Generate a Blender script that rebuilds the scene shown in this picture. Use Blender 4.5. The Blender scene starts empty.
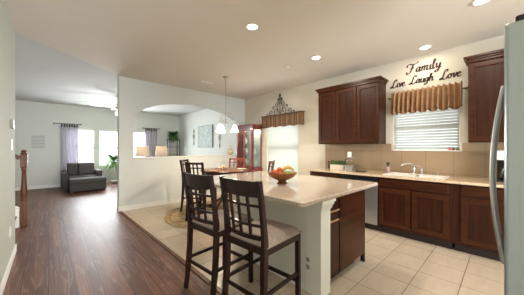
import bpy, bmesh, math, random
from mathutils import Vector, Matrix
random.seed(7)
PI = math.pi
SC = bpy.context.scene
COL = SC.collection

# ------------------------------------------------------------------ camera, world, light, exposure
F_PX = 227.4
H = 1.38                      # eye height
cam_d = bpy.data.cameras.new('camera'); cam = bpy.data.objects.new('camera', cam_d); COL.objects.link(cam)
cam_d.sensor_width = 36.0; cam_d.lens = 36.0 * F_PX / 524.0
cam_d.shift_y = 0.5 / 524.0; cam_d.clip_start = 0.02
cam.location = (0, 0, H); cam.rotation_euler = (PI/2, 0, -math.radians(43.0))
SC.camera = cam
SC.view_settings.view_transform = 'Standard'; SC.view_settings.look = 'None'
SC.view_settings.gamma = 1.0; SC.view_settings.use_curve_mapping = False
SC.view_settings.exposure = 0.85
SC.cycles.use_denoising = True
SC.cycles.max_bounces = 10; SC.cycles.diffuse_bounces = 8; SC.cycles.glossy_bounces = 4
SC.cycles.transparent_max_bounces = 12
SC.cycles.sample_clamp_indirect = 6.0
W = bpy.data.worlds.new('sky'); SC.world = W; W.use_nodes = True
bg = W.node_tree.nodes['Background']; bg.inputs[0].default_value = (0.93, 0.97, 1.0, 1); bg.inputs[1].default_value = 1.35

def area(name, loc, rot, sx, sy, power, color=(1, 1, 1), shape='RECTANGLE'):
    l = bpy.data.lights.new(name, 'AREA'); l.shape = shape; l.size = sx
    if shape == 'RECTANGLE': l.size_y = sy
    l.energy = power; l.color = color
    o = bpy.data.objects.new(name, l); COL.objects.link(o); o.location = loc; o.rotation_euler = rot
    return o
DAY = (0.90, 0.96, 1.0)
# daylight at the windows (outside the glass)
WR = 4.57; FY = 10.8; CEIL = 2.935; AY = 5.71; LX = -0.34
area('daylight_dining_window', (WR+0.30, 4.125, 1.40), (0, PI/2, 0), 1.6, 1.25, 30, DAY)
area('daylight_sink_window', (WR+0.30, 0.94, 1.75), (0, PI/2, 0), 0.95, 1.05, 4, DAY)
for i, x in enumerate((0.845, 1.795, 2.745)):
    area('daylight_living_window', (x, FY+0.35, 1.42), (-PI/2+.25, 0, 0), 0.9, 1.5, 92, DAY)

for x, pw in ((0.95, 290), (3.35, 8)):     # unseen fill added at made-up glazed openings behind the camera
    area('added_back_fill', (x, -4.45, 1.2), (PI/2, 0, 0), 1.9, 2.3, pw, (.96, .98, 1.0))
# ------------------------------------------------------------------ helpers
def S(r, g, b):
    f = lambda c: (c/255/12.92) if c/255 <= 0.04045 else ((c/255+0.055)/1.055)**2.4
    return (f(r), f(g), f(b), 1.0)

class Mat:
    def __init__(s, name):
        s.m = bpy.data.materials.new(name); s.m.use_nodes = True
        s.nt = s.m.node_tree; s.b = s.nt.nodes['Principled BSDF']; s.out = s.nt.nodes['Material Output']
    def n(s, t, **kw):
        nd = s.nt.nodes.new(t)
        for k, v in kw.items():
            if k.startswith('i_'):
                nd.inputs[k[2:].replace('_', ' ')].default_value = v
            else: setattr(nd, k, v)
        return nd
    def l(s, a, b): s.nt.links.new(a, b)
    def coords(s, scale=(1, 1, 1), rot=(0, 0, 0), loc=(0, 0, 0), kind='Object'):
        tc = s.n('ShaderNodeTexCoord'); mp = s.n('ShaderNodeMapping')
        mp.inputs['Scale'].default_value = scale; mp.inputs['Rotation'].default_value = rot; mp.inputs['Location'].default_value = loc
        s.l(tc.outputs[kind], mp.inputs['Vector']); return mp.outputs[0]
    def ramp(s, fac, stops):
        r = s.n('ShaderNodeValToRGB'); e = r.color_ramp.elements
        while len(e) < len(stops): e.new(0.5)
        for el, (p, c) in zip(e, stops): el.position = p; el.color = c
        s.l(fac, r.inputs[0]); return r.outputs[0]
    def bump(s, h, strength=0.2, dist=0.01):
        b = s.n('ShaderNodeBump'); b.inputs['Strength'].default_value = strength; b.inputs['Distance'].default_value = dist
        s.l(h, b.inputs['Height']); s.l(b.outputs[0], s.b.inputs['Normal'])
    def set(s, **kw):
        for k, v in kw.items(): s.b.inputs[k.replace('_', ' ')].default_value = v
        return s

def simple(name, col, rough=0.6, metal=0.0, noise=25, amt=0.08, bump=0.0, coat=0.0, **kw):
    M = Mat(name); M.set(Roughness=rough, Metallic=metal)
    if coat: M.set(Coat_Weight=coat, Coat_Roughness=0.12)
    v = M.coords()
    nz = M.n('ShaderNodeTexNoise'); nz.inputs['Scale'].default_value = noise; nz.inputs['Detail'].default_value = 4
    M.l(v, nz.inputs['Vector'])
    lo = tuple(c*(1-amt) for c in col[:3])+(1,); hi = tuple(min(1, c*(1+amt)) for c in col[:3])+(1,)
    M.l(M.ramp(nz.outputs[0], [(0.3, lo), (0.7, hi)]), M.b.inputs['Base Color'])
    if bump: M.bump(nz.outputs[0], bump, 0.005)
    if kw: M.set(**kw)
    return M.m

def wood(name, c1, c2, rough=0.35, scale=(30, 30, 2.0), coat=0.3):
    M = Mat(name); M.set(Specular_IOR_Level=0.22); M.set(Roughness=rough, Coat_Weight=coat, Coat_Roughness=0.2)
    v = M.coords(scale)
    nz = M.n('ShaderNodeTexNoise'); nz.inputs['Scale'].default_value = 1.0; nz.inputs['Detail'].default_value = 6
    nz.inputs['Distortion'].default_value = 0.6
    M.l(v, nz.inputs['Vector'])
    M.l(M.ramp(nz.outputs[0], [(0.3, c1), (0.7, c2)]), M.b.inputs['Base Color'])
    M.bump(nz.outputs[0], 0.08, 0.003)
    return M.m

class MB:
    """collects shapes for ONE mesh object"""
    def __init__(s): s.bm = bmesh.new()
    def _merge(s, b2, M=None, smooth=False):
        if M is not None: bmesh.ops.transform(b2, matrix=M, verts=b2.verts)
        for f in b2.faces: f.smooth = smooth
        me = bpy.data.meshes.new('tmp'); b2.to_mesh(me); b2.free()
        s.bm.from_mesh(me); bpy.data.meshes.remove(me); return s
    def box(s, x0, y0, z0, x1, y1, z1, bev=0.0, M=None, seg=2):
        b = bmesh.new(); bmesh.ops.create_cube(b, size=1)
        for v in b.verts:
            v.co = Vector(((x0+x1)/2+v.co.x*(x1-x0), (y0+y1)/2+v.co.y*(y1-y0), (z0+z1)/2+v.co.z*(z1-z0)))
        if bev: bmesh.ops.bevel(b, geom=b.edges[:], offset=bev, segments=seg, affect='EDGES', profile=0.5)
        return s._merge(b, M, smooth=False)
    def bar(s, p0, p1, w, h, bev=0.0, up=(0, 0, 1)):
        p0 = Vector(p0); p1 = Vector(p1); d = p1-p0; L = d.length; z = d.normalized()
        u = Vector(up)
        if abs(u.dot(z)) > 0.98: u = Vector((1, 0, 0))
        x = u.cross(z).normalized(); y = z.cross(x)
        M = Matrix((x, y, z)).transposed().to_4x4(); M.translation = p0
        return s.box(-w/2, -h/2, 0, w/2, h/2, L, bev, M)
    def lathe(s, prof, seg=24, M=None, smooth=True, cap=True):
        b = bmesh.new(); rings = []
        for r, z in prof:
            if r < 1e-5: rings.append([b.verts.new((0, 0, z))])
            else: rings.append([b.verts.new((r*math.cos(2*PI*i/seg), r*math.sin(2*PI*i/seg), z)) for i in range(seg)])
        for a, c in zip(rings[:-1], rings[1:]):
            if len(a) == 1 and len(c) == 1: continue
            for i in range(seg):
                j = (i+1) % seg
                if len(a) == 1: b.faces.new((a[0], c[j], c[i]))
                elif len(c) == 1: b.faces.new((a[i], a[j], c[0]))
                else: b.faces.new((a[i], a[j], c[j], c[i]))
        if cap:
            if len(rings[0]) > 1: b.faces.new(list(reversed(rings[0])))
            if len(rings[-1]) > 1: b.faces.new(rings[-1])
        bmesh.ops.recalc_face_normals(b, faces=b.faces[:])
        return s._merge(b, M, smooth)
    def cyl(s, x, y, z0, z1, r, seg=20): return s.lathe([(r, z0), (r, z1)], seg, Matrix.Translation((x, y, 0)))
    def ball(s, x, y, z, r, sx=1, sy=1, sz=1, seg=16):
        b = bmesh.new(); bmesh.ops.create_uvsphere(b, u_segments=seg, v_segments=max(6, seg//2), radius=r)
        return s._merge(b, Matrix.Translation((x, y, z)) @ Matrix.Diagonal((sx, sy, sz, 1)), True)
    def tube(s, pts, r, seg=8, closed=False, radii=None):
        b = bmesh.new(); P = [Vector(p) for p in pts]; n = len(P); rings = []
        up = None
        for i, p in enumerate(P):
            a = P[max(i-1, 0)]; c = P[min(i+1, n-1)]
            t = (c-a).normalized()
            if up is None:
                up = Vector((0, 0, 1)) if abs(t.z) < 0.9 else Vector((1, 0, 0))
            x = up.cross(t)
            if x.length < 1e-4: x = Vector((1, 0, 0)).cross(t)
            x.normalize(); y = t.cross(x); up = y
            rr = radii[i] if radii else r
            rings.append([b.verts.new(p+x*rr*math.cos(2*PI*k/seg)+y*rr*math.sin(2*PI*k/seg)) for k in range(seg)])
        for A, C in zip(rings[:-1], rings[1:]):
            for k in range(seg): b.faces.new((A[k], A[(k+1) % seg], C[(k+1) % seg], C[k]))
        b.faces.new(list(reversed(rings[0]))); b.faces.new(rings[-1])
        bmesh.ops.recalc_face_normals(b, faces=b.faces[:])
        return s._merge(b, None, True)
    def prism(s, poly, axis, a0, a1):
        """poly of 2-D points, extruded along axis from a0 to a1 (x: poly=(y,z); y: poly=(x,z); z: poly=(x,y))"""
        b = bmesh.new()
        def pt(p, a): return {'x': (a, p[0], p[1]), 'y': (p[0], a, p[1]), 'z': (p[0], p[1], a)}[axis]
        A = [b.verts.new(pt(p, a0)) for p in poly]; C = [b.verts.new(pt(p, a1)) for p in poly]
        b.faces.new(A); b.faces.new(list(reversed(C)))
        n = len(poly)
        for i in range(n): b.faces.new((A[i], C[i], C[(i+1) % n], A[(i+1) % n]))
        bmesh.ops.recalc_face_normals(b, faces=b.faces[:])
        return s._merge(b)
    def grid(s, f, nu, nv, smooth=True, thick=0.0):
        b = bmesh.new(); V = [[b.verts.new(f(i/nu, j/nv)) for j in range(nv+1)] for i in range(nu+1)]
        for i in range(nu):
            for j in range(nv): b.faces.new((V[i][j], V[i+1][j], V[i+1][j+1], V[i][j+1]))
        if thick:
            bmesh.ops.recalc_face_normals(b, faces=b.faces[:])
            bmesh.ops.solidify(b, geom=b.faces[:], thickness=thick)
        return s._merge(b, None, smooth)
    def build(s, name, mat, parent=None, loc=None, rz=0.0):
        me = bpy.data.meshes.new(name); s.bm.to_mesh(me); s.bm.free(); me.materials.append(mat)
        o = bpy.data.objects.new(name, me); COL.objects.link(o)
        if parent is not None: o.parent = parent
        if loc is not None: o.location = loc
        if rz: o.rotation_euler = (0, 0, rz)
        return o

def tag(o, label, cat, group=None, kind=None):
    o['label'] = label; o['category'] = cat
    if group: o['group'] = group
    if kind: o['kind'] = kind
    return o
def thing(name, label, cat, loc=(0, 0, 0), rz=0.0, group=None):
    o = bpy.data.objects.new(name, None); COL.objects.link(o); o.empty_display_size = 0.1
    o.location = loc; o.rotation_euler = (0, 0, rz)
    return tag(o, label, cat, group)
def struct(o, label=None):
    o['kind'] = 'structure'
    if label: o['label'] = label
    return o
def dup(root, loc=None, rz=None, label=None):
    def rec(o, par):
        c = o.copy(); COL.objects.link(c)
        if par is not None: c.parent = par
        for ch in list(o.children): rec(ch, c)
        return c
    r = rec(root, None)
    if loc is not None: r.location = loc
    if rz is not None: r.rotation_euler = (0, 0, rz)
    if label: r['label'] = label
    return r

# ------------------------------------------------------------------ materials
def paint(name, col, rough=0.85):
    return simple(name, col, rough, 0, 3.0, 0.012, 0.0)
P_beige = paint('paint_warm_beige', S(207, 200, 184))
P_grey = paint('paint_pale_grey_green', S(214, 217, 211))
P_arch = paint('paint_light_cream', S(208, 214, 213))
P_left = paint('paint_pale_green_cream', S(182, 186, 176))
P_ceil = paint('ceiling_paint_beige', S(213, 207, 196))
P_ceil2 = paint('ceiling_daylight_white', S(200, 201, 198))  # whiter cast of the daylight put into the ceiling colour
P_white = simple('white_trim_paint', S(232, 232, 228), 0.45, 0, 4, 0.01)
P_island = paint('island_wall_paint', S(228, 229, 220))
CAB = wood('espresso_cabinet_wood', S(36, 16, 8), S(62, 29, 14), 0.38, (26, 26, 1.6), 0.0)
CABH = wood('espresso_cabinet_wood_rail', S(44, 21, 10), S(72, 37, 18), 0.34, (2.0, 2.0, 26), 0.0)
TOE = simple('dark_toe_kick', S(30, 17, 12), 0.6)
CHAIR = wood('dark_walnut_chair_wood', S(22, 11, 9), S(44, 23, 17), 0.32, (20, 20, 3), 0.2)
CHAIR_RED = wood('reddish_mahogany_wood', S(78, 32, 26), S(118, 58, 44), 0.32, (20, 20, 3), 0.4)
NEWEL = wood('warm_oak_newel_wood', S(78, 46, 24), S(108, 70, 40), 0.4, (25, 25, 2), 0.1)
STEEL = simple('brushed_stainless', S(190, 192, 190), 0.32, 0.9, 8, 0.03)
STEEL_SIDE = simple('grey_fridge_side', S(174, 181, 181), 0.28, 0.75, 6, 0.03)
CHROME = simple('chrome', S(205, 205, 205), 0.15, 1.0, 5, 0.02)
NICKEL = simple('brushed_nickel', S(170, 165, 155), 0.35, 0.9, 5, 0.03)
BLACK = simple('black_plastic', S(18, 18, 19), 0.35)
BLACKM = simple('black_iron', S(34, 30, 28), 0.5, 0.4)
IRON = simple('bronze_iron', S(92, 78, 60), 0.5, 0.5, 30, 0.2)
WHITEP = simple('white_plastic', S(228, 227, 220), 0.4)
CERAM = simple('white_sink_enamel', S(232, 230, 222), 0.2)
GREYFAB = simple('charcoal_grey_upholstery', S(76, 73, 70), 0.95, 0, 120, 0.18, 0.25)
GREYFAB2 = simple('grey_pillow_fabric', S(90, 86, 83), 0.95, 0, 120, 0.18, 0.25)
GREEN = simple('leaf_green', S(62, 100, 44), 0.6, 0, 20, 0.3)
GREEN2 = simple('light_leaf_green', S(110, 150, 84), 0.6, 0, 20, 0.25)
DECAL = simple('dark_brown_lettering', S(60, 32, 22), 0.6)

def tile_mat():
    M = Mat('floor_ceramic_tile'); M.set(Roughness=0.3)
    v = M.coords(loc=(-3.02+0.36*20+0.003, -0.313+0.36*20+0.003, 0))
    br = M.n('ShaderNodeTexBrick', offset=0.0, squash=1.0)
    br.inputs['Scale'].default_value = 1.0; br.inputs['Brick Width'].default_value = 0.36; br.inputs['Row Height'].default_value = 0.36
    br.inputs['Mortar Size'].default_value = 0.004; br.inputs['Mortar Smooth'].default_value = 0.2; br.inputs['Bias'].default_value = 0.0
    br.inputs['Color1'].default_value = S(198, 183, 163); br.inputs['Color2'].default_value = S(190, 175, 155)
    br.inputs['Mortar'].default_value = S(132, 112, 90)
    M.l(v, br.inputs['Vector'])
    nz = M.n('ShaderNodeTexNoise'); nz.inputs['Scale'].default_value = 3.5; nz.inputs['Detail'].default_value = 6; nz.inputs['Distortion'].default_value = 1.2
    v2 = M.coords((1, 3.5, 1)); M.l(v2, nz.inputs['Vector'])
    mot = M.ramp(nz.outputs[0], [(0.3, (0.90, 0.88, 0.86, 1)), (0.7, (1, 1, 1, 1))])
    mx = M.n('ShaderNodeMix', data_type='RGBA', blend_type='MULTIPLY'); mx.inputs[0].default_value = 1.0
    M.l(br.outputs[0], mx.inputs[6]); M.l(mot, mx.inputs[7]); M.l(mx.outputs[2], M.b.inputs['Base Color'])
    inv = M.n('ShaderNodeMath', operation='SUBTRACT'); inv.inputs[0].default_value = 1.0; M.l(br.outputs[1], inv.inputs[1])
    M.bump(inv.outputs[0], 0.5, 0.002)
    return M.m
def floor_wood_mat():
    M = Mat('floor_dark_hardwood'); M.set(Roughness=0.46, Specular_IOR_Level=0.38)
    tc = M.n('ShaderNodeTexCoord'); sep = M.n('ShaderNodeSeparateXYZ'); cmb = M.n('ShaderNodeCombineXYZ')
    M.l(tc.outputs['Object'], sep.inputs[0])
    ax = M.n('ShaderNodeMath', operation='ADD'); ax.inputs[1].default_value = 20*0.2+0.01; M.l(sep.outputs[0], ax.inputs[0])
    ay = M.n('ShaderNodeMath', operation='ADD'); ay.inputs[1].default_value = 14.0; M.l(sep.outputs[1], ay.inputs[0])
    M.l(ay.outputs[0], cmb.inputs[0]); M.l(ax.outputs[0], cmb.inputs[1])
    br = M.n('ShaderNodeTexBrick', offset=0.37, offset_frequency=2, squash=1.0)
    br.inputs['Scale'].default_value = 1.0; br.inputs['Brick Width'].default_value = 1.9; br.inputs['Row Height'].default_value = 0.2
    br.inputs['Mortar Size'].default_value = 0.0032; br.inputs['Mortar Smooth'].default_value = 0.1
    br.inputs['Color1'].default_value = (0, 0, 0, 1); br.inputs['Color2'].default_value = (1, 1, 1, 1); br.inputs['Mortar'].default_value = (0, 0, 0, 1)
    M.l(cmb.outputs[0], br.inputs['Vector'])
    # per-plank shift of the grain
    sc = M.n('ShaderNodeVectorMath', operation='MULTIPLY'); sc.inputs[1].default_value = (0.5, 8.0, 1)
    M.l(cmb.outputs[0], sc.inputs[0])
    off = M.n('ShaderNodeVectorMath', operation='MULTIPLY_ADD'); off.inputs[1].default_value = (7, 3, 5)
    M.l(br.outputs[0], off.inputs[0]); M.l(sc.outputs[0], off.inputs[2])
    nz = M.n('ShaderNodeTexNoise'); nz.inputs['Scale'].default_value = 1.0; nz.inputs['Detail'].default_value = 5; nz.inputs['Distortion'].default_value = 0.8
    M.l(off.outputs[0], nz.inputs['Vector'])
    wv = M.n('ShaderNodeMath', operation='MULTIPLY'); wv.inputs[1].default_value = 46; M.l(nz.outputs[0], wv.inputs[0])
    sn = M.n('ShaderNodeMath', operation='SINE'); M.l(wv.outputs[0], sn.inputs[0])
    grain = M.ramp(sn.outputs[0], [(0.55, (0, 0, 0, 1)), (1.0, (1, 1, 1, 1))])
    base = M.ramp(nz.outputs[0], [(0.3, S(82, 50, 38)), (0.55, S(108, 68, 50)), (0.75, S(132, 88, 64))])
    dark = M.n('ShaderNodeMix', data_type='RGBA', blend_type='MULTIPLY'); dark.inputs[0].default_value = 1.0
    tone = M.ramp(br.outputs[0], [(0.0, (0.72, 0.70, 0.72, 1)), (1.0, (1.1, 1.05, 1.0, 1))])
    M.l(base, dark.inputs[6]); M.l(tone, dark.inputs[7])
    gm = M.n('ShaderNodeMath', operation='MULTIPLY'); gm.inputs[1].default_value = 0.20
    sg = M.n('ShaderNodeRGBToBW'); M.l(grain, sg.inputs[0]); M.l(sg.outputs[0], gm.inputs[0])
    mx = M.n('ShaderNodeMix', data_type='RGBA'); M.l(gm.outputs[0], mx.inputs[0]); M.l(dark.outputs[2], mx.inputs[6]); mx.inputs[7].default_value = S(176, 160, 146)
    mo = M.n('ShaderNodeMix', data_type='RGBA'); M.l(br.outputs[1], mo.inputs[0]); M.l(mx.outputs[2], mo.inputs[6]); mo.inputs[7].default_value = S(28, 16, 12)
    M.l(mo.outputs[2], M.b.inputs['Base Color'])
    M.bump(grain, 0.12, 0.002)
    return M.m
def splash_mat():
    M = Mat('backsplash_tile'); M.set(Roughness=0.3)
    tc = M.n('ShaderNodeTexCoord'); sep = M.n('ShaderNodeSeparateXYZ'); cmb = M.n('ShaderNodeCombineXYZ')
    M.l(tc.outputs['Object'], sep.inputs[0])
    a = M.n('ShaderNodeMath', operation='ADD'); a.inputs[1].default_value = -0.205+0.352*10+0.002; M.l(sep.outputs[1], a.inputs[0])
    c = M.n('ShaderNodeMath', operation='ADD'); c.inputs[1].default_value = -1.327+0.352*10+0.002; M.l(sep.outputs[2], c.inputs[0])
    M.l(a.outputs[0], cmb.inputs[0]); M.l(c.outputs[0], cmb.inputs[1])
    br = M.n('ShaderNodeTexBrick', offset=0.0, squash=1.0)
    br.inputs['Scale'].default_value = 1.0; br.inputs['Brick Width'].default_value = 0.352; br.inputs['Row Height'].default_value = 0.352
    br.inputs['Mortar Size'].default_value = 0.004; br.inputs['Mortar Smooth'].default_value = 0.3
    br.inputs['Color1'].default_value = S(158, 136, 110); br.inputs['Color2'].default_value = S(151, 129, 103); br.inputs['Mortar'].default_value = S(126, 106, 82)
    M.l(cmb.outputs[0], br.inputs['Vector'])
    nz = M.n('ShaderNodeTexNoise'); nz.inputs['Scale'].default_value = 4; nz.inputs['Detail'].default_value = 6; M.l(M.coords(), nz.inputs['Vector'])
    mot = M.ramp(nz.outputs[0], [(0.3, (0.92, 0.90, 0.88, 1)), (0.7, (1, 1, 1, 1))])
    mx = M.n('ShaderNodeMix', data_type='RGBA', blend_type='MULTIPLY'); mx.inputs[0].default_value = 1.0
    M.l(br.outputs[0], mx.inputs[6]); M.l(mot, mx.inputs[7]); M.l(mx.outputs[2], M.b.inputs['Base Color'])
    return M.m
def granite(name, c1, c2, c3):
    M = Mat(name); M.set(Roughness=0.12, Coat_Weight=0.4, Coat_Roughness=0.05)
    v = M.coords()
    n1 = M.n('ShaderNodeTexNoise'); n1.inputs['Scale'].default_value = 90; n1.inputs['Detail'].default_value = 3; M.l(v, n1.inputs['Vector'])
    n2 = M.n('ShaderNodeTexVoronoi'); n2.inputs['Scale'].default_value = 60; M.l(v, n2.inputs['Vector'])
    a = M.n('ShaderNodeMath', operation='ADD'); M.l(n1.outputs[0], a.inputs[0])
    m = M.n('ShaderNodeMath', operation='MULTIPLY'); m.inputs[1].default_value = 0.35; M.l(n2.outputs['Distance'], m.inputs[0]); M.l(m.outputs[0], a.inputs[1])
    M.l(M.ramp(a.outputs[0], [(0.38, c3), (0.55, c1), (0.8, c2)]), M.b.inputs['Base Color'])
    return M.m
def glass_mat(name, tint=(1, 1, 1, 1), refl=0.06):
    M = Mat(name); nt = M.nt
    tr = M.n('ShaderNodeBsdfTransparent'); tr.inputs[0].default_value = tint
    gl = M.n('ShaderNodeBsdfGlossy'); gl.inputs['Roughness'].default_value = 0.03
    fr = M.n('ShaderNodeFresnel'); fr.inputs[0].default_value = 1.45
    nz = M.n('ShaderNodeTexNoise'); nz.inputs['Scale'].default_value = 2
    bp = M.n('ShaderNodeBump'); bp.inputs['Strength'].default_value = 0.02; M.l(nz.outputs[0], bp.inputs['Height']); M.l(bp.outputs[0], gl.inputs['Normal'])
    geo = M.n('ShaderNodeNewGeometry'); fb = M.n('ShaderNodeMath', operation='SUBTRACT'); fb.inputs[0].default_value = 1.0; M.l(geo.outputs['Backfacing'], fb.inputs[1])
    fm = M.n('ShaderNodeMath', operation='MULTIPLY'); M.l(fr.outputs[0], fm.inputs[0]); M.l(fb.outputs[0], fm.inputs[1])
    mx = M.n('ShaderNodeMixShader'); M.l(fm.outputs[0], mx.inputs[0]); M.l(tr.outputs[0], mx.inputs[1]); M.l(gl.outputs[0], mx.inputs[2])
    M.l(mx.outputs[0], M.out.inputs['Surface']); return M.m
def translucent(name, col, amt=0.4, rough=0.8):
    M = Mat(name)
    M.set(Base_Color=col, Roughness=rough)
    nz = M.n('ShaderNodeTexNoise'); nz.inputs['Scale'].default_value = 40; M.l(M.coords(), nz.inputs['Vector'])
    c = M.ramp(nz.outputs[0], [(0.3, tuple(x*0.95 for x in col[:3])+(1,)), (0.7, col)])
    M.l(c, M.b.inputs['Base Color'])
    t = M.n('ShaderNodeBsdfTranslucent'); M.l(c, t.inputs[0])
    mx = M.n('ShaderNodeMixShader'); mx.inputs[0].default_value = amt
    M.l(M.b.outputs[0], mx.inputs[1]); M.l(t.outputs[0], mx.inputs[2]); M.l(mx.outputs[0], M.out.inputs['Surface']); return M.m
def emis(name, col, strength):
    M = Mat(name); M.set(Base_Color=col, Roughness=0.5)
    M.b.inputs['Emission Color'].default_value = col; M.b.inputs['Emission Strength'].default_value = strength
    nz = M.n('ShaderNodeTexNoise'); nz.inputs['Scale'].default_value = 5; M.l(nz.outputs[0], M.b.inputs['Roughness'])
    return M.m
def stripes(name, period, cols, axis=1):
    M = Mat(name); M.set(Roughness=0.75)
    tc = M.n('ShaderNodeTexCoord'); sep = M.n('ShaderNodeSeparateXYZ'); M.l(tc.outputs['Object'], sep.inputs[0])
    a = M.n('ShaderNodeMath', operation='MULTIPLY'); a.inputs[1].default_value = 1/period; M.l(sep.outputs[axis], a.inputs[0])
    fr = M.n('ShaderNodeMath', operation='FRACT'); M.l(a.outputs[0], fr.inputs[0])
    r = M.n('ShaderNodeValToRGB'); e = r.color_ramp.elements; r.color_ramp.interpolation = 'CONSTANT'
    while len(e) < len(cols): e.new(0.5)
    for i, c in enumerate(cols): e[i].position = c[0]; e[i].color = c[1]
    M.l(fr.outputs[0], r.inputs[0]); M.l(r.outputs[0], M.b.inputs['Base Color']); return M.m
def rug_mat():
    M = Mat('round_woven_rug'); M.set(Roughness=0.95)
    tc = M.n('ShaderNodeTexCoord')
    ln = M.n('ShaderNodeVectorMath', operation='LENGTH'); M.l(tc.outputs['Object'], ln.inputs[0])
    nz = M.n('ShaderNodeTexNoise'); nz.inputs['Scale'].default_value = 9; nz.inputs['Detail'].default_value = 5; M.l(tc.outputs['Object'], nz.inputs['Vector'])
    pat = M.ramp(nz.outputs[0], [(0.35, S(160, 128, 92)), (0.5, S(192, 166, 126)), (0.65, S(208, 188, 150))])
    band = M.ramp(ln.outputs['Value'], [(0.0, (0, 0, 0, 1)), (0.93, (0, 0, 0, 1)), (0.94, (1, 1, 1, 1)), (0.98, (0.3, 0.3, 0.3, 1))])
    mx = M.n('ShaderNodeMix', data_type='RGBA'); M.l(band, mx.inputs[0]); M.l(pat, mx.inputs[6]); mx.inputs[7].default_value = S(150, 118, 74)
    M.l(mx.outputs[2], M.b.inputs['Base Color'])
    wv = M.n('ShaderNodeMath', operation='MULTIPLY'); wv.inputs[1].default_value = 400; M.l(ln.outputs['Value'], wv.inputs[0])
    sn = M.n('ShaderNodeMath', operation='SINE'); M.l(wv.outputs[0], sn.inputs[0]); M.bump(sn.outputs[0], 0.4, 0.003)
    return M.m
TILE = tile_mat(); FWOOD = floor_wood_mat(); SPLASH = splash_mat()
GRAN = granite('beige_granite', S(180, 162, 144), S(202, 188, 172), S(142, 122, 104))
GRAN2 = granite('tan_granite', S(196, 170, 138), S(214, 192, 164), S(160, 132, 102))
GLASS = glass_mat('window_glass'); CGLASS = glass_mat('clear_glass', (0.93, 0.96, 0.95, 1))
BLIND = translucent('white_blind_slat', S(212, 215, 211), 0.25)
CURT = translucent('lavender_grey_curtain', S(200, 197, 206), 0.22)
SHADE = translucent('beige_lamp_shade', S(200, 182, 162), 0.4)
VAL1 = stripes('striped_valance_fabric', 0.17, [(0, S(70, 42, 26)), (0.16, S(138, 104, 70)), (0.34, S(98, 66, 42)), (0.5, S(156, 126, 90)), (0.66, S(84, 52, 34)), (0.8, S(128, 94, 62))])
VAL2 = simple('tan_ruffled_valance_fabric', S(138, 102, 68), 0.75, 0, 14, 0.22)
SEATF = simple('taupe_seat_fabric', S(146, 132, 122), 0.85, 0, 35, 0.16, 0.15)
LAMPGLOW = emis('warm_bulb', (1.0, 0.82, 0.6, 1), 9)
CANGLOW = emis('recessed_lens_glow', (1.0, 0.93, 0.82, 1), 12)
SHADEGLOW = emis('frosted_lit_glass', (1.0, 0.90, 0.76, 1), 2.2)

# ------------------------------------------------------------------ structure
def strip_x(y): return 1.12 + (5.7-y)*0.021        # edge between hardwood and tile
yb = -4.2
m = MB(); m.prism([(LX-1.8, yb), (strip_x(yb), yb), (strip_x(AY), AY), (WR+0.12, AY+0.07), (WR+0.12, FY+0.12), (LX-1.8, FY+0.12)], 'z', -0.10, 0.0)
struct(m.build('floor', FWOOD), 'dark brown hardwood plank floor')
m = MB(); m.prism([(strip_x(yb), yb), (WR+0.12, yb), (WR+0.12, AY+0.07), (strip_x(AY), AY)], 'z', -0.10, 0.0)
struct(m.build('floor.001', TILE), 'beige square ceramic tile floor')
m = MB(); m.prism([(strip_x(yb)-0.025, yb), (strip_x(yb)+0.02, yb), (strip_x(AY-.02)+0.02, AY-.02), (strip_x(AY-.02)-0.025, AY-.02)], 'z', 0.0005, 0.010)
struct(m.build('trim_1', NEWEL), 'wooden transition strip between hardwood and tile')
# ceilings (living part whiter, its daylight put into the colour; meets along the line from the wall end to the arch wall corner)
m = MB(); m.prism([(LX-.12, yb), (WR+.12, yb), (WR+.12, AY), (1.09, AY), (LX, 4.47), (LX-.12, 4.47)], 'z', CEIL, CEIL+0.1)
struct(m.build('ceiling', P_ceil), 'beige painted kitchen ceiling')
m = MB(); m.prism([(LX-1.8, 3.2), (LX-.12, 3.2), (LX-.12, 4.47), (LX, 4.47), (1.09, AY), (WR+.12, AY), (WR+.12, FY+.12), (LX-1.8, FY+.12)], 'z', CEIL, CEIL+0.1)
struct(m.build('ceiling.001', P_ceil2), 'living room ceiling with whiter daylight in its colour')

def holes_wall(name, axis, a0, a1, u0, u1, z0, z1, holes, mat):
    us = sorted({u0, u1, *[h[0] for h in holes], *[h[1] for h in holes]}); zs = sorted({z0, z1, *[h[2] for h in holes], *[h[3] for h in holes]})
    mb = MB()
    for i in range(len(us)-1):
        runs = []
        for j in range(len(zs)-1):
            cu = (us[i]+us[i+1])/2; cz = (zs[j]+zs[j+1])/2
            if any(h[0] < cu < h[1] and h[2] < cz < h[3] for h in holes): continue
            if runs and abs(runs[-1][1]-zs[j]) < 1e-6: runs[-1][1] = zs[j+1]
            else: runs.append([zs[j], zs[j+1]])
        for a, b in runs:
            if axis == 'x': mb.box(a0, us[i], a, a1, us[i+1], b)
            else: mb.box(us[i], a0, a, us[i+1], a1, b)
    return struct(mb.build(name, mat))
SW = (0.475, 1.40, 1.33, 2.12); DW = (3.56, 4.69, 0.62, 2.10)
holes_wall('wall_right', 'x', WR, WR+.12, yb, AY, 0, CEIL, [SW, DW], P_beige)['label'] = 'beige kitchen and dining wall with two windows'
struct(MB().box(WR, AY, 0, WR+.12, FY+.12, CEIL).build('wall_right.001', P_grey), 'pale grey living room side wall')
LW = [(0.45, 1.24), (1.40, 2.19), (2.35, 3.14)]
holes_wall('wall_far', 'y', FY, FY+.12, LX-1.8, WR, 0, CEIL, [(a, b, .70, 2.06) for a, b in LW], P_grey)['label'] = 'pale grey living room end wall with three windows'
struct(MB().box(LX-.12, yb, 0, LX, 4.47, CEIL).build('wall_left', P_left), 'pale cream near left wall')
struct(MB().box(LX-1.8, 3.2, 0, LX-1.68, FY, CEIL).build('wall_left.001', P_grey), 'pale grey stair side wall')
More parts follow.
